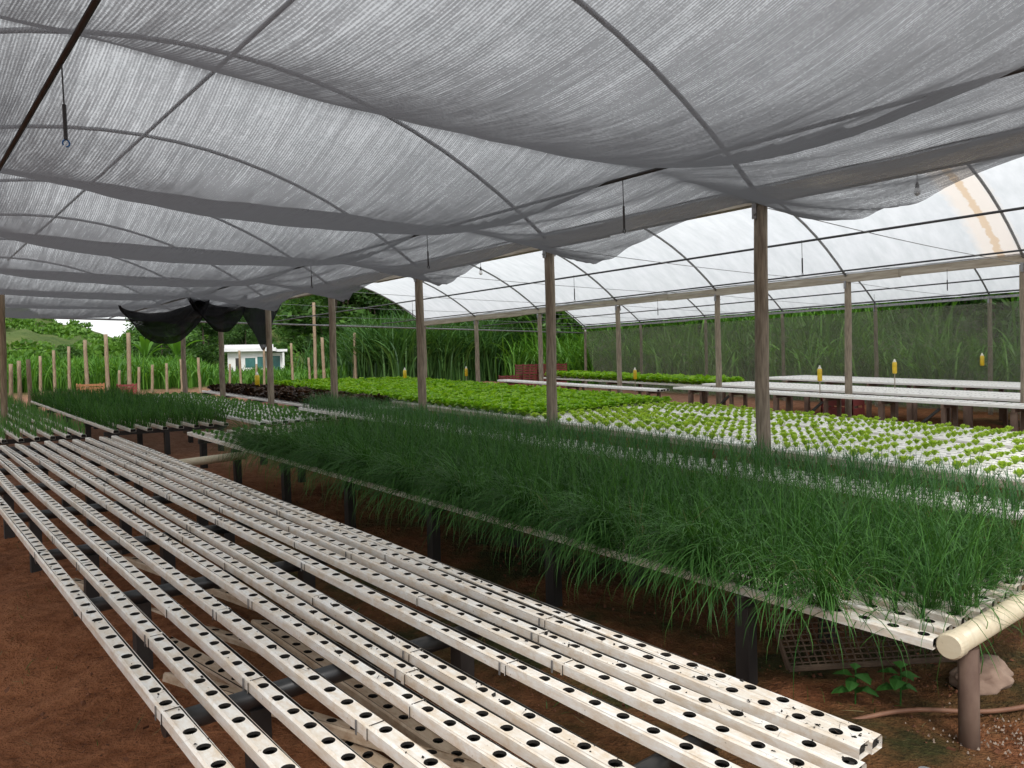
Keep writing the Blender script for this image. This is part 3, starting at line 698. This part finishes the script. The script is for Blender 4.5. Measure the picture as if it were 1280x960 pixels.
for B, xs_, lab, grp in ((L1, l1x, 'small bright green lettuce in the white bench just past the posts', 'young lettuces on the near lettuce bench'), (L2, l2x, 'small bright green lettuce in the white bench beyond the gap rail', 'young lettuces on the second lettuce bench')):
    for (x, y, z) in spots(B, xs_, B.y0+.1, 6.6 if B is L1 else 5.9, .257, .006, .008, .04):
        if n_ind >= 298: break
        o_ = link('lettuce', young_me[qr.randrange(5)], None, (x, y, z)); s = qr.uniform(.40, .74); o_.scale = (s*1.05, s*.92, s*1.25); o_.rotation_euler = (0, 0, qr.uniform(0, 6.28)); n_ind += 1
        tag(o_, lab, 'lettuce', grp)
scatter(YOUNG, spots(L1, l1x, 6.62, 9.2, .257, .008, .012, .03), 'lettuce_rows', 'half grown bright lettuces in close rows on the near lettuce bench', 'lettuce', 'lettuce', .6, .95)
scatter(YOUNG, spots(L2, l2x, 6.1, 9.4, .257, .008, .012, .03), 'lettuce_rows', 'half grown bright lettuces on the second bench before the mature ones', 'lettuce', 'lettuce', .55, .8)
scatter(MATURE, spots(L1, l1x, 9.2, 19.1, .24), 'lettuce_rows', 'full grown lettuces covering the far end of the near lettuce bench', 'lettuce_m', 'lettuce', .85, 1.1)
scatter(MATURE, spots(L2, l2x, 9.4, 19.1, .24), 'lettuce_rows', 'full grown lettuces covering the far end of the second bench', 'lettuce_m', 'lettuce', .85, 1.1)

# seedling bench right of the back chives
SBn = Bench('growing_bench', 'white channel bench with small pale seedlings behind the chive bench', 4.45, 5.95, 11.3, 19.3, -1.2, SL, 'rustleg')
sbx = SBn.channels(8, .16, 1, .1, 'pvc_clean', .024, 8)
for y in (11.6, 13.2, 15, 17, 18.9): SBn.support(y, (4.45, 5.95), (4.5, 5.2, 5.9), .03, .046, True, .07, False)
scatter(TINY, spots(SBn, sbx, 11.4, 19.2, .16), 'seedling_rows', 'rows of small pale seedlings on the white bench behind the chives', 'seedling', 'seedlings', .8, 1.2)
# lettuce seedlings on the end of the chive bench
scatter(TINY, spots(cb, cx, 8.75, 10.6, .2, drop=.2), 'seedling_rows', 'small leafy seedlings at the far end of the chive bench', 'seedling', 'seedlings', .7, 1.2)
# brown plants
DB = Bench('growing_bench', 'bench of dark brown leafy plants with a pale front rail', 6.45, 7.75, 12.2, 20.2, -1.2, SL)
dbx = DB.channels(7, .2, 1, .09, 'pvc_clean', .024, 8)
for y in (12.6, 14.6, 16.6, 18.6, 20.): DB.support(y, (6.45, 7.75), (6.52, 7.68), .03, .046, True, .07, False)
scatter(MATURE, spots(DB, dbx[1:], 13., 20.1, .15, .04, .04), 'brown_plants', 'dense mass of dark brown leafy plants on the bench by the house', 'darkleaf', 'plants', .9, 1.35)

# raised empty tables on the right
def table(x0, x1, y0, y1, c, n_, lab, brace=True):
    B = Bench('raised_table', lab, x0, x1, y0, y1, c, .039, 'rustleg', 'raised empty channel tables'); B.root['category'] = 'growing table'
    B.channels(n_, .2, 1, (x1-x0)/n_*.86, 'pvc_clean', .02, 8)
    for i, y in enumerate(np.arange(y0+.25, y1, .95)):
        y = float(y); B.support(y, (x0, x1), (x0+.06, x1-.06), .03, .046, True, .06 + .02*(i % 2), False)
        if brace and i % 2 == 0:
            mb = MB(); mb.bar((x0+.06, y+.06, B.z(y)-.12), (x0+.06, y+.62, B.z(y)-.62), .04, .04); mb.build('brace', MT['leg'], B.root)
    return B
T1 = table(12.62, 13.22, .5, 9.7, -.885, 6, 'raised empty white table with braced legs before the plank gutter posts')
T2 = table(13.75, 15.6, .5, 9.8, -.86, 12, 'raised empty white table behind the plank gutter posts', False)
T3 = table(16.4, 18.6, .5, 10.0, -.80, 12, 'raised empty white table nearest the mesh curtain', False)
T4 = Bench('growing_bench', 'flat empty white channel bench before the dark green lettuces', 12.75, 13.2, 10.2, 15.6, -1.0, .042, 'rustleg')
T4.channels(4, .2, 1, .1, 'pvc_clean', .02, 8)
for y in (10.5, 13, 15.3): T4.support(y, (12.75, 13.2), (12.8, 13.15), .03, .046, True, .06, False)
T5 = Bench('growing_bench', 'bench of full dark green lettuces along the mesh curtain', 14.2, 15.6, 9.9, 15.4, -.92, .039, 'rustleg')
t5x = T5.channels(6, .2, 1, .1, 'pvc_clean', .02, 8)
for y in (10.2, 13, 15.1): T5.support(y, (14.2, 15.6), (14.3, 15.5), .03, .046, True, .06, False)
scatter(MATURE, spots(T5, t5x, 9.95, 15.3, .24), 'lettuce_rows', 'full dark green lettuces on the bench along the mesh curtain', 'lettuce_m', 'lettuce', .95, 1.2)

# ------------------------------------------------------------------ small things
def trap(x, y, z, lab, hang=False, s=1.):
    r = empty('trap_bottle', (x, y, z), lab, 'bottle', 'yellow trap bottles over the benches')
    mb = MB(); mb.tube([(x, y, z+d*s) for d in (0, .015, .20, .225)], [.030*s, .042*s, .042*s, .034*s], 14); mb.build('body', MT['yellow'], r, True)
    mb = MB(); mb.tube([(x, y, z+d*s) for d in (.222, .245, .265, .285)], [.035*s, .026*s, .014*s, .014*s], 12); mb.build('neck', MT['clear'], r, True)
    mb = MB()
    if hang: mb.tube([(x, y, z+.28*s), (x, y, GH)], .002, 4); mb.build('string', MT['pipe_dark'], r)
    else: mb.tube([(x, y, z+.01), (x, y, z-.35)], .009, 6); mb.build('stake', MT['post'], r)
trap(13.0, 6.72, EYE-.40, 'yellow trap bottle standing on the braced empty table')
trap(15.2, 6.33, EYE-.32, 'yellow trap bottle behind the plank gutter post on the empty tables')
trap(19.6, 6.2, EYE-.25, 'yellow trap bottle hanging before the mesh curtain', True, 1.05)
trap(9.3, 18.3, EYE-.30, 'yellow trap bottle at the end of the near lettuce bench by bare posts')
trap(11.6, 18.4, EYE-.30, 'yellow trap bottle between the third and plank gutter posts in lettuces', False, 1.2)
trap(13.2, 17.6, EYE-.25, 'yellow trap bottle beside the second middle post over the lettuces')
trap(13.9, 11.8, EYE-.38, 'yellow trap bottle before the dark green lettuces')
trap(7.2, 18.2, EYE-.36, 'yellow trap bottle among the dark brown plants', False, 1.35)
def crate(x, y, z, w, d, h, mat, lab, rz=0):
    r = empty('crate', (x, y, z), lab, 'crate', 'plastic crates'); t = .02
    mb = MB(); mb.box((x-w/2, y-d/2, z), (x+w/2, y+d/2, z+t)); mb.build('floor', MT[mat], r)
    for sd in range(4):
        mb = MB()
        for k in range(4):
            za = z+t+ k*(h-t)/4; zb = za+(h-t)/4*.72
            if sd < 2: yy = y+(d/2-t if sd else -d/2); mb.box((x-w/2, yy, za), (x+w/2, yy+t, zb))
            else: xx = x+(w/2-t if sd == 3 else -w/2); mb.box((xx, y-d/2+t, za), (xx+t, y+d/2-t, zb))
        for e in (-1, 1):
            if sd < 2: mb.box((x+e*(w/2-.02)-.02, (y+(d/2-t if sd else -d/2))-.003, z), (x+e*(w/2-.02)+.02, (y+(d/2-t if sd else -d/2))+t+.003, z+h))
        mb.build('side_panel', MT[mat], r)
for i, (x, y) in enumerate([(15.7, 18.6), (16.35, 18.55), (17.0, 18.5), (17.65, 18.45)]):
    crate(x, y, gz(0, 19), .6, .4, .34, 'red', 'red slatted crate at the foot of the stack by the corner post'); crate(x, y, gz(0, 19)+.345, .6, .4, .34, 'red', 'red slatted crate atop the stack by the corner post')
    if i != 0: crate(x+.02, y, gz(0, 19)+.69, .6, .4, .34, 'red', 'topmost red slatted crate of the stack by the corner post')
crate(13.6, 6.6, gz(0, 6.6), .45, .6, .75, 'red', 'tall red crate standing under the raised empty tables')
crate(5.15, 26.5, gz(0, 26.5)+.05, .7, .5, .42, 'orange', 'orange crate on the bare earth among bare posts')
crate(6.05, 25.9, gz(0, 25.9)+.05, .5, .4, .4, 'red', 'small dark red crate on the bare earth among bare posts')

# bare posts of the unfinished bay: (px bases turned into site metres)
BP = [(2.5, 23.2, 2.26, .055, 'weathered post standing at the near end of the unfinished row')]
def bare(x, y, h, r, lab): 
    mb = round_post(0, 0, -.2, h, r, int(x*100+y), .02); ob = link('bare_post', mb.mesh('bare_post', MT['newpost'], True), None, (x, y, gz(x, y)))
    tag(ob, lab, 'post', 'bare wooden posts of the unfinished bay')
P_ = [(2.58, 22.35, 1.2), (2.75, 22.2, 1.28), (2.81, 21.03, 1.33), (4.2, 29.14, 1.3), (4.56, 28.84, 1.49), (4.78, 27.65, 1.62), (5.64, 29.56, 1.84), (6.19, 29.09, 2.04), (6.26, 26.39, 2.06), (6.61, 29.32, 0.77), (6.91, 27.93, 0.91), (7.38, 28.08, 0.98), (7.77, 27.76, 1.03), (8.17, 27.42, 1.17), (8.23, 25.74, 1.25), (10.7, 29.82, 0.92), (11.02, 29.54, 1.45), (11.95, 30.28, 0.89), (11.74, 28.93, 1.58), (12.36, 27.7, 1.74), (13.36, 28.32, 1.16), (13.55, 28.16, 3.38), (13.79, 27.95, 1.97), (16.01, 29.38, 2.2), (16.3, 30.05, 1.28), (16.85, 28.67, 1.4), (18.18, 28.46, 1.57), (20.13, 28.76, 1.64)]
for i, (x, y, h) in enumerate(P_):
    bare(x, y, h, .066 if h > 1.8 else .048, 'tall rough bare post standing in the red earth before the cane' if h > 1.8 else 'short rough bare post standing in the red earth before the cane')
bare(1.55, 14.2, 2.5, .046, 'single post rising through the slim seedling bench')

# under the chive bench: tray, rock, weeds, hose
tr_ = empty('mesh_tray', (3.75, 1.75, .1), 'brown mesh tray leaning under the chive bench', 'tray')
def tp_(u, v): return Vector((3.42+.62*u, 1.95-.55*u+.12*v, .14+.30*v+.04*u))
mb = MB()
for a, b in ((0, 0), (1, 0), (1, 1), (0, 1)):
    pass
mb.tube([tp_(0, 0), tp_(1, 0), tp_(1, 1), tp_(0, 1), tp_(0, 0)], .016, 6); mb.build('rim', MT['burlap'], tr_)
mb = MB()
for i in range(1, 22):
    mb.bar(tp_(i/22, 0), tp_(i/22, 1), .006, .006)
for i in range(1, 12): mb.bar(tp_(0, i/12), tp_(1, i/12), .006, .006)
tag(mb.build('wire_mesh', MT['burlap'], tr_), kind='stuff')
def rock(x, y, r, sx, lab, seed):
    import bmesh
    bm = bmesh.new(); bmesh.ops.create_icosphere(bm, subdivisions=4, radius=1)
    for v in bm.verts:
        k = 1+.28*mnoise.noise(v.co*1.3+Vector((seed, 0, 0)))+.16*mnoise.noise(v.co*3+Vector((seed, 0, 0)))+.06*mnoise.noise(v.co*9+Vector((seed, 0, 0))); v.co = Vector((v.co.x*r*sx*k, v.co.y*r*k, v.co.z*r*.6*k))
    me = bpy.data.meshes.new('rock'); bm.to_mesh(me); bm.free(); me.materials.append(MT['rock']); me.polygons.foreach_set('use_smooth', [True]*len(me.polygons))
    tag(link('rock', me, None, (x, y, gz(x, y)+r*.3)), lab, 'rock')
rock(4.15, 1.32, .11, 2.0, 'long brown rock lying behind the collector pipe stand', 1.)
rock(4.6, 1.75, .09, 1.3, 'small brown rock farther under the chive bench', 4.)
mb = MB(); pts = []
for i in range(40):
    t = i/39; x = 2.75+1.6*t; pts.append((x, 1.75-1.0*t+.22*t*t + .10*math.sin(t*5), gz(x, 1.4)+.028+.012*math.sin(t*17)))
mb.tube(pts, .011, 8); tag(mb.build('ground_hose', MT['hose'], None, True), 'brown hose trailing over the soil by the collector pipe stand', 'hose')
GV = []
gi_, gf_ = [], []
for i in range(450):
    a = rng.normal(0, 1, 2); x = 3.75+.33*a[0]; y = .98+.16*a[1]+.15*(x-3.75)*-1; s = rng.uniform(.002, .006); z = gz(x, y)+.006
    o_ = len(GV); GV += [(x-s, y-s, z-s), (x+s, y-s*.6, z-s), (x+s*.7, y+s, z-s), (x-s, y+s*.8, z-s), (x, y, z+s)]
    gf_ += [(o_, o_+1, o_+4), (o_+1, o_+2, o_+4), (o_+2, o_+3, o_+4), (o_+3, o_, o_+4)]
tag(link('gravel', npmesh('gravel', np.array(GV), np.array(gf_), MT['gravel'], False)), 'pale gravel strewn round the collector pipe stand', 'gravel', kind='stuff')
def weed(x, y, h, lab, seed):
    q = random.Random(seed); r = empty('weed', (x, y, gz(x, y)), lab, 'weed'); z0 = gz(x, y)
    mb = MB(); mb.tube([(x, y, z0-.02), (x+.01, y, z0+h)], .004, 5); mb.build('stem', MT['weed'], r)
    for i in range(9):
        a = i*2.4; zz = z0+h*(.35+.65*i/8); L = .09*q.uniform(.8, 1.3); mb = MB()
        P = lambda u, w, dz: (x+math.cos(a)*u-math.sin(a)*w, y+math.sin(a)*u+math.cos(a)*w, zz+dz)
        mb.add([P(.005, 0, 0), P(L*.4, -L*.34, .012), P(L*.5, 0, .022), P(L*.4, L*.34, .012), P(L*.8, -L*.2, 0), P(L, 0, -.012), P(L*.8, L*.2, 0)], [(0, 1, 2), (0, 2, 3), (1, 4, 5, 2), (2, 5, 6, 3)])
        mb.build('leaf', MT['weed'], r)
weed(3.42, 1.62, .17, 'green broad leaved weed growing under the mesh tray', 1); weed(3.62, 1.5, .16, 'green broad leaved weed between the mesh tray and pipe stand', 2)
# small grass on the soil
pp = []
for i in range(2600):
    x, y = rng.uniform(.3, 4.9), rng.uniform(1.0, 9.)
    if mnoise.noise((x*1.3, y*1.3, 2.)) > .12: pp.append((x, y, gz(x, y)))
pp = np.array(pp); k = len(pp)
tag(link('soil_weeds', npmesh('soil_weeds', *blades(pp, rng.uniform(.02, .09, k), np.abs(rng.normal(.5, .4, k)), rng.uniform(0, 6.3, k), rng.uniform(.2, 1.4, k), rng.uniform(.002, .005, k), 3), MT['weed'])), 'thin low weeds sprouting from the damp soil', 'weeds', kind='stuff')

def flakes(pts, size, flat=.35):
    n_ = len(pts); a = rng.normal(0, 1, (n_, 3)); a[:, 2] *= flat; b_ = np.cross(a, rng.normal(0, 1, (n_, 3))); c_ = rng.normal(0, 1, (n_, 3))*np.array([.5, .5, flat])
    a /= np.linalg.norm(a, axis=1)[:, None]; b_ /= np.linalg.norm(b_, axis=1)[:, None]; c_[:, 2] = np.abs(c_[:, 2])+.3
    P = np.array(pts); S = size[:, None]
    V = np.stack([P-a*S, P+b_*S*.8, P+a*S*.9, P-b_*S*.8, P+c_*S*.8], 1).reshape(-1, 3); o_ = (np.arange(n_)*5)[:, None]
    F = np.concatenate([o_+np.array([[0, 1, 4]]), o_+np.array([[1, 2, 4]]), o_+np.array([[2, 3, 4]]), o_+np.array([[3, 0, 4]])], 0); return V, F
N = 9000; x = rng.uniform(-.9, 5.2, N); y = np.abs(rng.normal(0, 3.2, N))+.7
V, F = flakes(np.stack([x, y, hills(x, y)+.004], -1), rng.gamma(1.5, .0032, N)+.0015, .5)
MT['clod'] = simple('soil_clod', (.06, .022, .010), (.20, .078, .036), 3, .95, world=True)
tag(link('soil_clods', npmesh('soil_clods', V, F, MT['clod'], False)), 'small clods and crumbs of red soil', 'soil', kind='stuff')
N = 420; x = rng.uniform(-.9, 4.9, N); y = np.abs(rng.normal(0, 3., N))+.8; P = np.stack([x, y, hills(x, y)+.012], -1)
tag(link('straw_litter', npmesh('straw_litter', *blades(P, rng.uniform(.03, .16, N), rng.uniform(1.35, 1.6, N), rng.uniform(0, 6.3, N), rng.uniform(-.1, .2, N), rng.uniform(.0015, .0035, N), 4), MT['dry'])), 'dry straw and dead leaf scraps on the red soil', 'litter', kind='stuff')
pts = []; q = random.Random(9)
for i in range(12):
    for _ in range(170):
        y = 1.0 + 9.6*q.random()**1.5; t = (y-2)/8.9; x = XN[i]+(XF[i]-XN[i])*t + q.uniform(-.026, .026)
        if mnoise.noise((x*2.5, y*1.6, 7.)) > -.05: pts.append((x, y, fb.z(y)+.003))
V, F = flakes(pts, rng.gamma(1.5, .0022, len(pts))+.001, .3)
tag(link('root_debris', npmesh('root_debris', V, F, MT['dark_inside'], False)), 'dry root crumbs littering the tops of the empty channels', 'debris', kind='stuff')
pts = np.array([p for p in pts if q.random() < .25]); k = len(pts)
tag(link('root_fibres', npmesh('root_fibres', *blades(pts, rng.uniform(.015, .06, k), rng.uniform(1.2, 1.6, k), rng.uniform(0, 6.3, k), rng.uniform(-.1, .5, k), rng.uniform(.0008, .0016, k), 4), MT['burlap'])), 'thin dry root fibres curled on the empty channels', 'debris', kind='stuff')

# ------------------------------------------------------------------ background vegetation
def field(name, label, mat, pts, Lm, w, seg=6, lean=.12, curl=1.3, cat='grass'):
    n_ = len(pts); Lm = Lm*brg_len(pts); return tag(link(name, npmesh(name, *blades(pts, Lm*rng.uniform(.6, 1.2, n_), np.abs(rng.normal(0, lean, n_)), rng.uniform(0, 6.28, n_), np.abs(rng.normal(curl, .5, n_)), w*rng.uniform(.6, 1.3, n_), seg), MT[mat])), label, cat, kind='stuff')
def brg_len(pts): return np.interp(np.degrees(np.arctan2(pts[:, 0], pts[:, 1])), [0, 17, 19.5, 26, 29, 40], [1, 1, .4, .42, .9, 1.])
def clumps(x0, x1, y0, y1, nc, per, spread, zf=0, top=0.):
    cx_ = rng.uniform(x0, x1, nc); cy_ = rng.uniform(y0, y1, nc); i = np.repeat(np.arange(nc), per); m_ = len(i)
    x = cx_[i]+rng.normal(0, spread, m_); y = cy_[i]+rng.normal(0, spread, m_)
    return np.stack([x, y, hills(x, y)+zf+top*rng.uniform(0, 1, m_)], -1)
field('cane_field', 'bright green cane thicket behind the bare posts', 'cane', np.concatenate([clumps(0, 36, 31, 50, 760, 24, .35), clumps(2, 20, 30.5, 36, 300, 24, .3), clumps(2, 20, 36, 50, 300, 16, .4, 0, .3)]), 1.2, .045)
field('tall_reeds', 'tall arching dark green reeds behind the far end of the greenhouse', 'reed', np.concatenate([clumps(16.5, 25, 27, 32, 210, 50, .35), clumps(17.5, 28, 30, 38, 200, 40, .4, 0, 1.0), clumps(16.8, 25, 27, 32, 160, 40, .4, 0, .8)]), 2.7, .05, 7, .1, 1.5)
field('side_reeds', 'reeds and grass growing behind the mesh curtain', 'cane', np.concatenate([clumps(21.8, 26, -1, 26, 260, 40, .35), clumps(23, 28, 0, 26, 160, 34, .4, 0, 1.5)]), 2.2, .05, 6, .15, 1.5)

def tree_meshes(seed, H, R, n_leaf, leaf, mat, trunk_h=.35, squash=.8):
    q = np.random.default_rng(seed); mb = MB(); r0 = H*.014
    mb.tube([(0, 0, -.4), (.05*H*q.normal(0, .3), .05*H*q.normal(0, .3), H*trunk_h*.6), (.04*H*q.normal(), .04*H*q.normal(), H*trunk_h), (0, 0, H*.75)], [r0*1.3, r0, r0*.8, r0*.3], 8)
    cent = []
    for i in range(16):
        a = i*2.4+q.uniform(-.4, .4); u = q.uniform(0, 1); rr = R*q.uniform(.35, .85)*math.sin(math.pi*(.2+.7*u)); z = H*(trunk_h+.08+(.88-trunk_h)*u)
        c = (rr*math.cos(a), rr*math.sin(a), z); cent.append((c, R*q.uniform(.26, .46)))
        if i % 2 == 0: mb.tube([(0, 0, H*trunk_h*q.uniform(.7, 1.2)), (c[0]*.55, c[1]*.55, z*.86), c], [r0*.5, r0*.3, r0*.1], 5)
    P = []
    per = n_leaf//len(cent)
    for c, rad in cent:
        d = q.normal(0, 1, (per, 3)); d /= np.linalg.norm(d, axis=1)[:, None]; d *= (rad*q.uniform(.25, 1.08, per)**.6)[:, None]; d[:, 2] *= squash; P.append(np.array(c)+d)
    P = np.concatenate(P); n_ = len(P)
    a = q.normal(0, 1, (n_, 3)); a[:, 2] *= .5; a /= np.linalg.norm(a, axis=1)[:, None]; b_ = np.cross(a, q.normal(0, 1, (n_, 3))); b_ /= np.linalg.norm(b_, axis=1)[:, None]
    s = leaf*q.uniform(.6, 1.35, n_)[:, None]
    V = np.stack([P-a*s, P+b_*s*.42, P+a*s, P-b_*s*.42], 1).reshape(-1, 3); F = np.arange(n_*4).reshape(-1, 4)
    return mb.mesh('trunk', MT['bark'], True), npmesh('crown', V, F, MT[mat], False)
KIND = {'dark': [tree_meshes(s, 9, 3.4, 7500, .20, 'tree_a', .04) for s in (1, 2, 3)], 'mid': [tree_meshes(s, 8, 3.2, 7000, .19, 'tree_b', .04) for s in (4, 5, 6)], 'bright': [tree_meshes(s, 5, 2.3, 4200, .17, 'tree_c', .12) for s in (7, 8)]}
def tree(x, y, kind, s, lab, grp, i, dz=0):
    z = float(hills(np.array([x]), np.array([y]))[0])+dz; t, c = KIND[kind][i % len(KIND[kind])]
    r = empty('tree', (x, y, z), lab, 'tree', grp); r.scale = (s, s, s*random.uniform(.9, 1.1)); r.rotation_euler = (0, 0, random.uniform(0, 6.28))
    link('trunk', t, r); link('crown', c, r)
qt = random.Random(3)
for i in range(26):      # wooded slope behind the far end
    x = qt.uniform(20, 42); y = qt.uniform(34, 54)
    if math.degrees(math.atan2(x, y)) < 26.5: x += 8
    k = qt.choice(['dark', 'mid', 'mid']); tree(x, y, k, qt.uniform(.85, 1.25), 'dark dense tree on the wooded slope behind the reeds' if k == 'dark' else 'mid green tree on the wooded slope behind the reeds', 'trees on the wooded slope', i)
for i in range(14):
    x = qt.uniform(23, 34); y = qt.uniform(28, 42); k = qt.choice(['mid', 'bright', 'dark']); tree(x, y, k, qt.uniform(.6, .95), {'mid': 'mid green tree by the end of the mesh curtain', 'bright': 'bright leafy shrubby tree by the end of the mesh curtain', 'dark': 'dark tree by the end of the mesh curtain'}[k], 'trees by the mesh curtain corner', i)
for i in range(30):      # behind the side net
    x = qt.uniform(25, 36); y = qt.uniform(-2, 28); k = qt.choice(['dark', 'mid', 'mid']); tree(x, y, k, qt.uniform(.5, .9), 'dark tree half seen through the mesh curtain' if k == 'dark' else 'mid green tree half seen through the mesh curtain', 'trees behind the mesh curtain', i, -.8)
for i in range(52):      # lower slopes left of the house
    b_ = R_(qt.uniform(13.5, 34)); d = qt.uniform(112, 165) if 17 < math.degrees(b_) < 26 else qt.uniform(66, 140); k = qt.choice(['dark', 'mid', 'mid']); tree(d*math.sin(b_), d*math.cos(b_), k, qt.uniform(.7, 1.2), 'dark tree on the hillside behind the white house' if k == 'dark' else 'mid green tree on the hillside behind the white house', 'trees on the hillside behind the house', i, -.6)
for i in range(14):      # hedge of trees at the back of the cane
    b_ = R_(qt.uniform(2, 13.5)); d = qt.uniform(62, 90); k = qt.choice(['mid', 'bright']); tree(d*math.sin(b_), d*math.cos(b_), k, qt.uniform(.28, .40), 'mid green tree at the back of the cane' if k == 'mid' else 'bright bushy tree at the back of the cane', 'trees at the back of the cane', i, -.5)
# far bushes on the hills: one mass
pts = []; 
for i in range(2000):
    b_ = R_(qt.uniform(-4, 40)); d = qt.uniform(110, 300)
    x, y = d*math.sin(b_), d*math.cos(b_)
    if mnoise.noise((x*.02, y*.02, 5.)) > -.12 or qt.random() < .15: pts.append((x, y, d))
parts = []
for (x, y, d) in pts:
    rad = qt.uniform(.7, 2.4); n_ = 60; dd = rng.normal(0, 1, (n_, 3)); dd /= np.linalg.norm(dd, axis=1)[:, None]; dd *= rad*rng.uniform(.5, 1.1, n_)[:, None]; dd[:, 2] = np.abs(dd[:, 2])*.9
    P = np.array([x, y, float(hills(np.array([x]), np.array([y]))[0])]) + dd; a = rng.normal(0, 1, (n_, 3)); a /= np.linalg.norm(a, axis=1)[:, None]; b2 = np.cross(a, rng.normal(0, 1, (n_, 3))); b2 /= np.linalg.norm(b2, axis=1)[:, None]
    s = rad*.30; parts.append((np.stack([P-a*s, P+b2*s*.6, P+a*s, P-b2*s*.6], 1).reshape(-1, 3), np.arange(n_*4).reshape(-1, 4)))
V, F = merge(parts); tag(link('hill_scrub', npmesh('hill_scrub', V, F, MT['tree_c'], False)), 'scrub and small trees dotting the distant green hills', 'scrub', kind='stuff')

def banana(x, y, h, lab, seed):
    q = random.Random(seed); z0 = gz(x, y); r = empty('banana_plant', (x, y, z0), lab, 'banana plant', 'banana plants by the house')
    mb = MB(); mb.tube([(x, y, z0-.2), (x, y, z0+h*.55)], [.14, .09], 8); mb.build('stem', MT['banana'], r, True)
    for i in range(8):
        a = i*2.4+q.uniform(-.3, .3); L = h*q.uniform(.55, .8); th0 = q.uniform(.1, .75); mb = MB(); px, pz = 0, h*.5; vs_ = []; N = 8
        for s in range(N+1):
            t = s/N; th = th0+1.5*t*t; wd_ = h*.055*math.sin(math.pi*min(1, .03+.93*t))**.6*(.25+.75*min(1, t*4))
            for c in (-1, 0, 1): vs_.append((x+px*math.cos(a)-c*wd_*math.sin(a), y+px*math.sin(a)+c*wd_*math.cos(a), z0+pz+abs(c)*wd_*.3))
            px += math.sin(th)*L/N; pz += math.cos(th)*L/N
        mb.add(vs_, [(s*3+c, s*3+c+1, s*3+c+4, s*3+c+3) for s in range(N) for c in range(2)]); mb.build('leaf', MT['banana'], r, True)
for i, (x, y, h) in enumerate([(12.0, 41, 2.5), (11.0, 43, 2.3)]): banana(x, y, h, 'broad leaved banana plant standing above the cane left of the house', i)

# ------------------------------------------------------------------ house
hb = 22.0; D = 105.
def house():
    b0 = R_(21.2); ox, oy = D*math.sin(b0), D*math.cos(b0); z0 = -1.15
    r = empty('white_house', (ox, oy, z0), 'white flat roofed two storey house behind the cane', 'house'); r.rotation_euler = (0, 0, -R_(24)); r.scale = (.8, .8, 1.3)
    def part(name, mat, boxes, parent=r):
        mb = MB()
        for a, b_ in boxes: mb.box(a, b_)
        return link(name, mb.mesh(name, MT[mat]), parent)
    part('wall', 'wall_white', [((-3.6, 0, 1.9), (2.2, 6, 4.35)), ((-3.2, .6, -1), (1.2, 6, 1.89)), ((2.2, 1.6, 1.9), (5.0, 6, 4.2)), ((5.0, .2, 1.5), (5.3, 6, 4.2))])
    part('floor_slab', 'wall_white', [((-3.9, -.6, 1.66), (5.4, .59, 1.895))])
    part('roof', 'roof_white', [((-4.3, -.9, 4.36), (4.0, 6.5, 4.72)), ((4.01, .1, 4.3), (5.8, 6.5, 4.55))])
    part('parapet', 'roof_white', [((-4.0, -.5, 4.73), (3.6, -.3, 5.05))])
    for (x0, x1, za, zb) in [(-.9, .7, 2.7, 3.7), (2.5, 4.6, 2.0, 3.9), (1.0, 1.9, 2.6, 3.8)]:
        yy = 1.6 if x0 > 2.2 else 0
        w = part('window', 'wall_white', [((x0-.1, yy-.08, za-.1), (x1+.1, yy-.002, za)), ((x0-.1, yy-.08, zb), (x1+.1, yy-.002, zb+.1)), ((x0-.1, yy-.08, za), (x0, yy-.002, zb)), ((x1, yy-.08, za), (x1+.1, yy-.002, zb))])
        part('pane', 'glass', [((x0, yy-.05, za), (x1, yy-.004, zb))], w)
    part('door', 'dark', [((-2.4, -.05, 1.9), (-1.7, -.004, 3.7))]); part('garage_opening', 'dark', [((1.3, 1.0, -1), (3.6, 1.1, 1.5))])
house()
